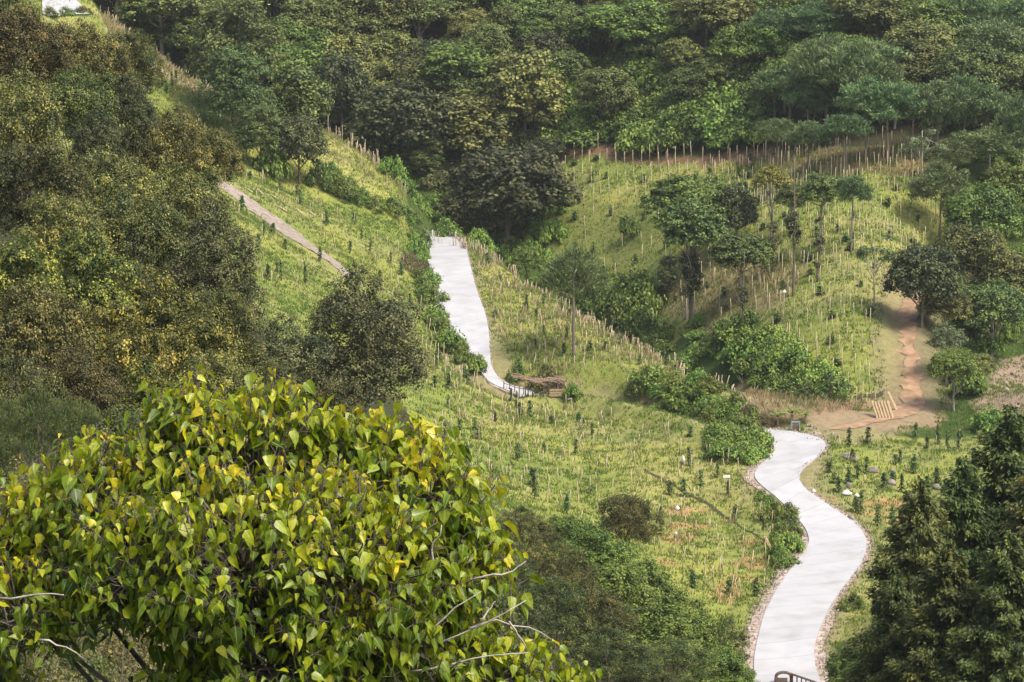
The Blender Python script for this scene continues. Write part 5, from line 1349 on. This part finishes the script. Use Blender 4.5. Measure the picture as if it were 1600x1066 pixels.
# loose stones along the gravel shoulders
st_ = MB(); ico = [(0, 0, 1), (.9, 0, .1), (-.3, .85, .0), (-.4, -.8, .1), (.1, .1, -.8)]; icf = [[0, 1, 2], [0, 2, 3], [0, 3, 1], [4, 2, 1], [4, 3, 2], [4, 1, 3]]
for E, C, n, wd in ((lowL, lowC, 700, 1.2), (lowR, lowC, 700, 1.3), (upR, upC, 350, .8)):
    C2 = resample(C, len(E)); out = E - C2; out[:, 2] = 0; out = unit(out)
    for k in range(n):
        i = rgH.uniform(0, len(E) - 1.01); a = int(i); t = i - a; p = E[a] * (1 - t) + E[a + 1] * t + out[a] * (rgH.uniform(.1, 1) ** .7 * wd); p[2] = float(hgt(p[0], p[1])) + .12
        s = rgH.uniform(.05, .17); ang = rgH.uniform(0, 6.28); ca, sa = math.cos(ang), math.sin(ang)
        V = np.array(ico) * s * rgH.uniform(.6, 1.3, (5, 3)); V = np.c_[V[:, 0] * ca - V[:, 1] * sa, V[:, 0] * sa + V[:, 1] * ca, V[:, 2]]; st_.add(V + p, icf)
tag(st_.build('gravel', M['pale_rock']), 'loose pale stones strewn along the road shoulders', 'gravel', kind='stuff')
# worn path down the upper left slope
ptU, ptL = trace(PT_U, 50), trace(PT_L, 50)
ptL = ptL + .3 * (ptU - ptL)
for T in (ptU, ptL): T[:, :2] += rgH.normal(0, .22, (50, 2))
tag(sheet('dirt_path', ptL, ptU, M['path'], .06, 0, 5), kind='structure')
for k, (a, b, dx) in enumerate([(388, 298, 1.1), (406, 301, .9), (428, 309, 1.2), (441, 328, 1.1), (467, 332, .9), (487, 335, .9), (506, 335, .8)]):
    p = gnd(a, b); o = tag(MB().tube([(-dx / 2, .1, .1), (0, 0, .12), (dx / 2, -.15, .05)], [.08, .1, .07], 6).build('log', M['stake'], None, True), 'pale fallen pole on the grass above the diagonal dirt path', 'log', 'fallen poles above the diagonal path'); o.location = tuple(p); o.rotation_euler = (0, .45, 0)
# ditch across the middle hillside
dt = [(1008, 736), (1040, 752), (1075, 772), (1110, 790), (1150, 818), (1190, 842), (1225, 868)]
DT = resample(np.array([gnd(a, b) for a, b in dt]), 40); DT[:, 1] += rgH.normal(0, .18, 40)
tag(sheet('earth_ditch', DT + np.c_[np.zeros(40), rgH.uniform(.15, .6, 40), np.zeros(40)], DT - np.c_[np.zeros(40), rgH.uniform(.15, .6, 40), np.zeros(40)], M['ditch'], .04, 0, 4), kind='structure')
d2 = resample(np.array([gnd(a, b) for a, b in [(1335, 622), (1352, 619), (1370, 620), (1380, 615)]]), 12); tag(sheet('earth_ditch', d2 + [0, .4, 0], d2 - [0, .4, 0], M['ditch'], .06, 0, 4), kind='structure')
# banana plants by the bend
for k, (a, b, h) in enumerate([(1215, 664, 1.9), (1236, 662, 2.4), (1258, 660, 1.7)]):
    p = gnd(a, b); g = tag(empty('banana_plant', p), ['small banana plant, left one of three by the road bend', 'tallest banana plant behind the grey metal frame', 'small banana plant right of the grey metal frame'][k], 'plant')
    MB().tube([(0, 0, -.2), (.05, 0, h * .45)], [.13, .09], 7).build('stem', M['stake'], g, True)
    for j in range(8):
        an = j * .8 + rgH.uniform(-.3, .3); ln = h * .62; lf = MB(); n = 6; Vv = []
        for i in range(n):
            t = i / (n - 1); r = .1 + ln * t * .8; z = h * .42 + ln * (.9 * t - .75 * t * t); wv = .2 * math.sin(.35 + t * 2.7)
            cx, sx = math.cos(an), math.sin(an); Vv += [(cx * r - sx * wv, sx * r + cx * wv, z - .05), (cx * r, sx * r, z), (cx * r + sx * wv, sx * r - cx * wv, z - .05)]
        Ff = [[3 * i + q, 3 * i + q + 1, 3 * i + q + 4, 3 * i + q + 3] for i in range(n - 1) for q in (0, 1)]
        me = lf.add(Vv, Ff).mesh('leaf', True); face_attr(me, 'rnd', np.full(len(Ff), rgH.uniform(.3, 1))); link_mesh('leaf', me, M['leaf_bright'], g)
# timber rack with a rounded headboard and the logs at the bottom of the lower road
r0 = gnd(1224, 1071); rk = tag(empty('timber_rack', r0), 'dark timber rack with rounded head and slatted side at the bottom of the road', 'rack'); rk.scale = (.85, .85, .85)
n = 13; hb = MB(); A_ = [(-.62 + 1.25 * .5 * (1 - math.cos(math.pi * i / (n - 1))), 0, .55 + .55 * math.sin(math.pi * i / (n - 1)) ** .6) for i in range(n)]
hb.tube([(-.62, 0, -.1)] + A_ + [(.63, 0, -.1)], .13, 8); hb.build('hoop', M['old_wood'], rk, True)
MB().box((-.12, .03, .22), (.9, .09, .8)).build('headboard', M['old_wood'], rk)
top, bot = [np.array([.6, -.0, .98]), np.array([3.2, -3.2, .78])], [np.array([.6, 0, .12]), np.array([3.2, -3.2, -.05])]
MB().tube([(0, 0, 1.1), top[0], top[1]], .10, 6).build('rail', M['old_wood'], rk, True); MB().beam(bot[0], bot[1], .1, .13).build('rail', M['old_wood'], rk)
for i in range(8):
    t = (i + .4) / 8; MB().tube([bot[0] + (bot[1] - bot[0]) * t, top[0] + (top[1] - top[0]) * t], .055, 5).build('slat', M['old_wood'], rk, True)
for a, b, L_, an, lab in ((1301, 1050, 1.05, -.55, 'pale log lying along the right road edge at the bottom'), (1325, 1064, .95, -.75, 'shorter pale log cut by the bottom edge')):
    p = gnd(a, b); o = tag(MB().tube([(-L_ / 2, 0, .3), (0, .02, .31), (L_ / 2, 0, .28)], [.12, .125, .11], 8).tube([(-L_ * .4, 0, -.1), (-L_ * .4, 0, .25)], .08, 6).build('log', M['pale_bark'], None, True), lab, 'log'); o.location = tuple(p); o.rotation_euler = (0, .1, an)
# ---------------------------------------------------------------- faint haze of the valley air
def haze_box():
    x0, x1, y0, y1, z0, z1 = -1420, 1420, -1400, 1900, -140, 1600
    zs = bpy.data.objects['hillside'].data; co = np.empty(len(zs.vertices) * 3, np.float32); zs.vertices.foreach_get('co', co); co = co.reshape(-1, 3)
    lo, hi = co.min(0), co.max(0)
    c = (lo + hi) / 2; s = (hi - lo) + np.array([20, 20, 2]); s[2] += 14
    o = MB().box((c[0], c[1], c[2] + 6), s).build('haze', None)
    m, n, l = new_mat('haze'); p = n.new("ShaderNodeVolumePrincipled"); p.inputs["Color"].default_value = (.86, .90, .94, 1); p.inputs["Density"].default_value = 0.00009; p.inputs["Anisotropy"].default_value = .2
    out = n.new("ShaderNodeOutputMaterial"); l.new(p.outputs[0], out.inputs["Volume"]); o.data.materials.append(m)
    tag(o, kind='stuff')
haze_box()
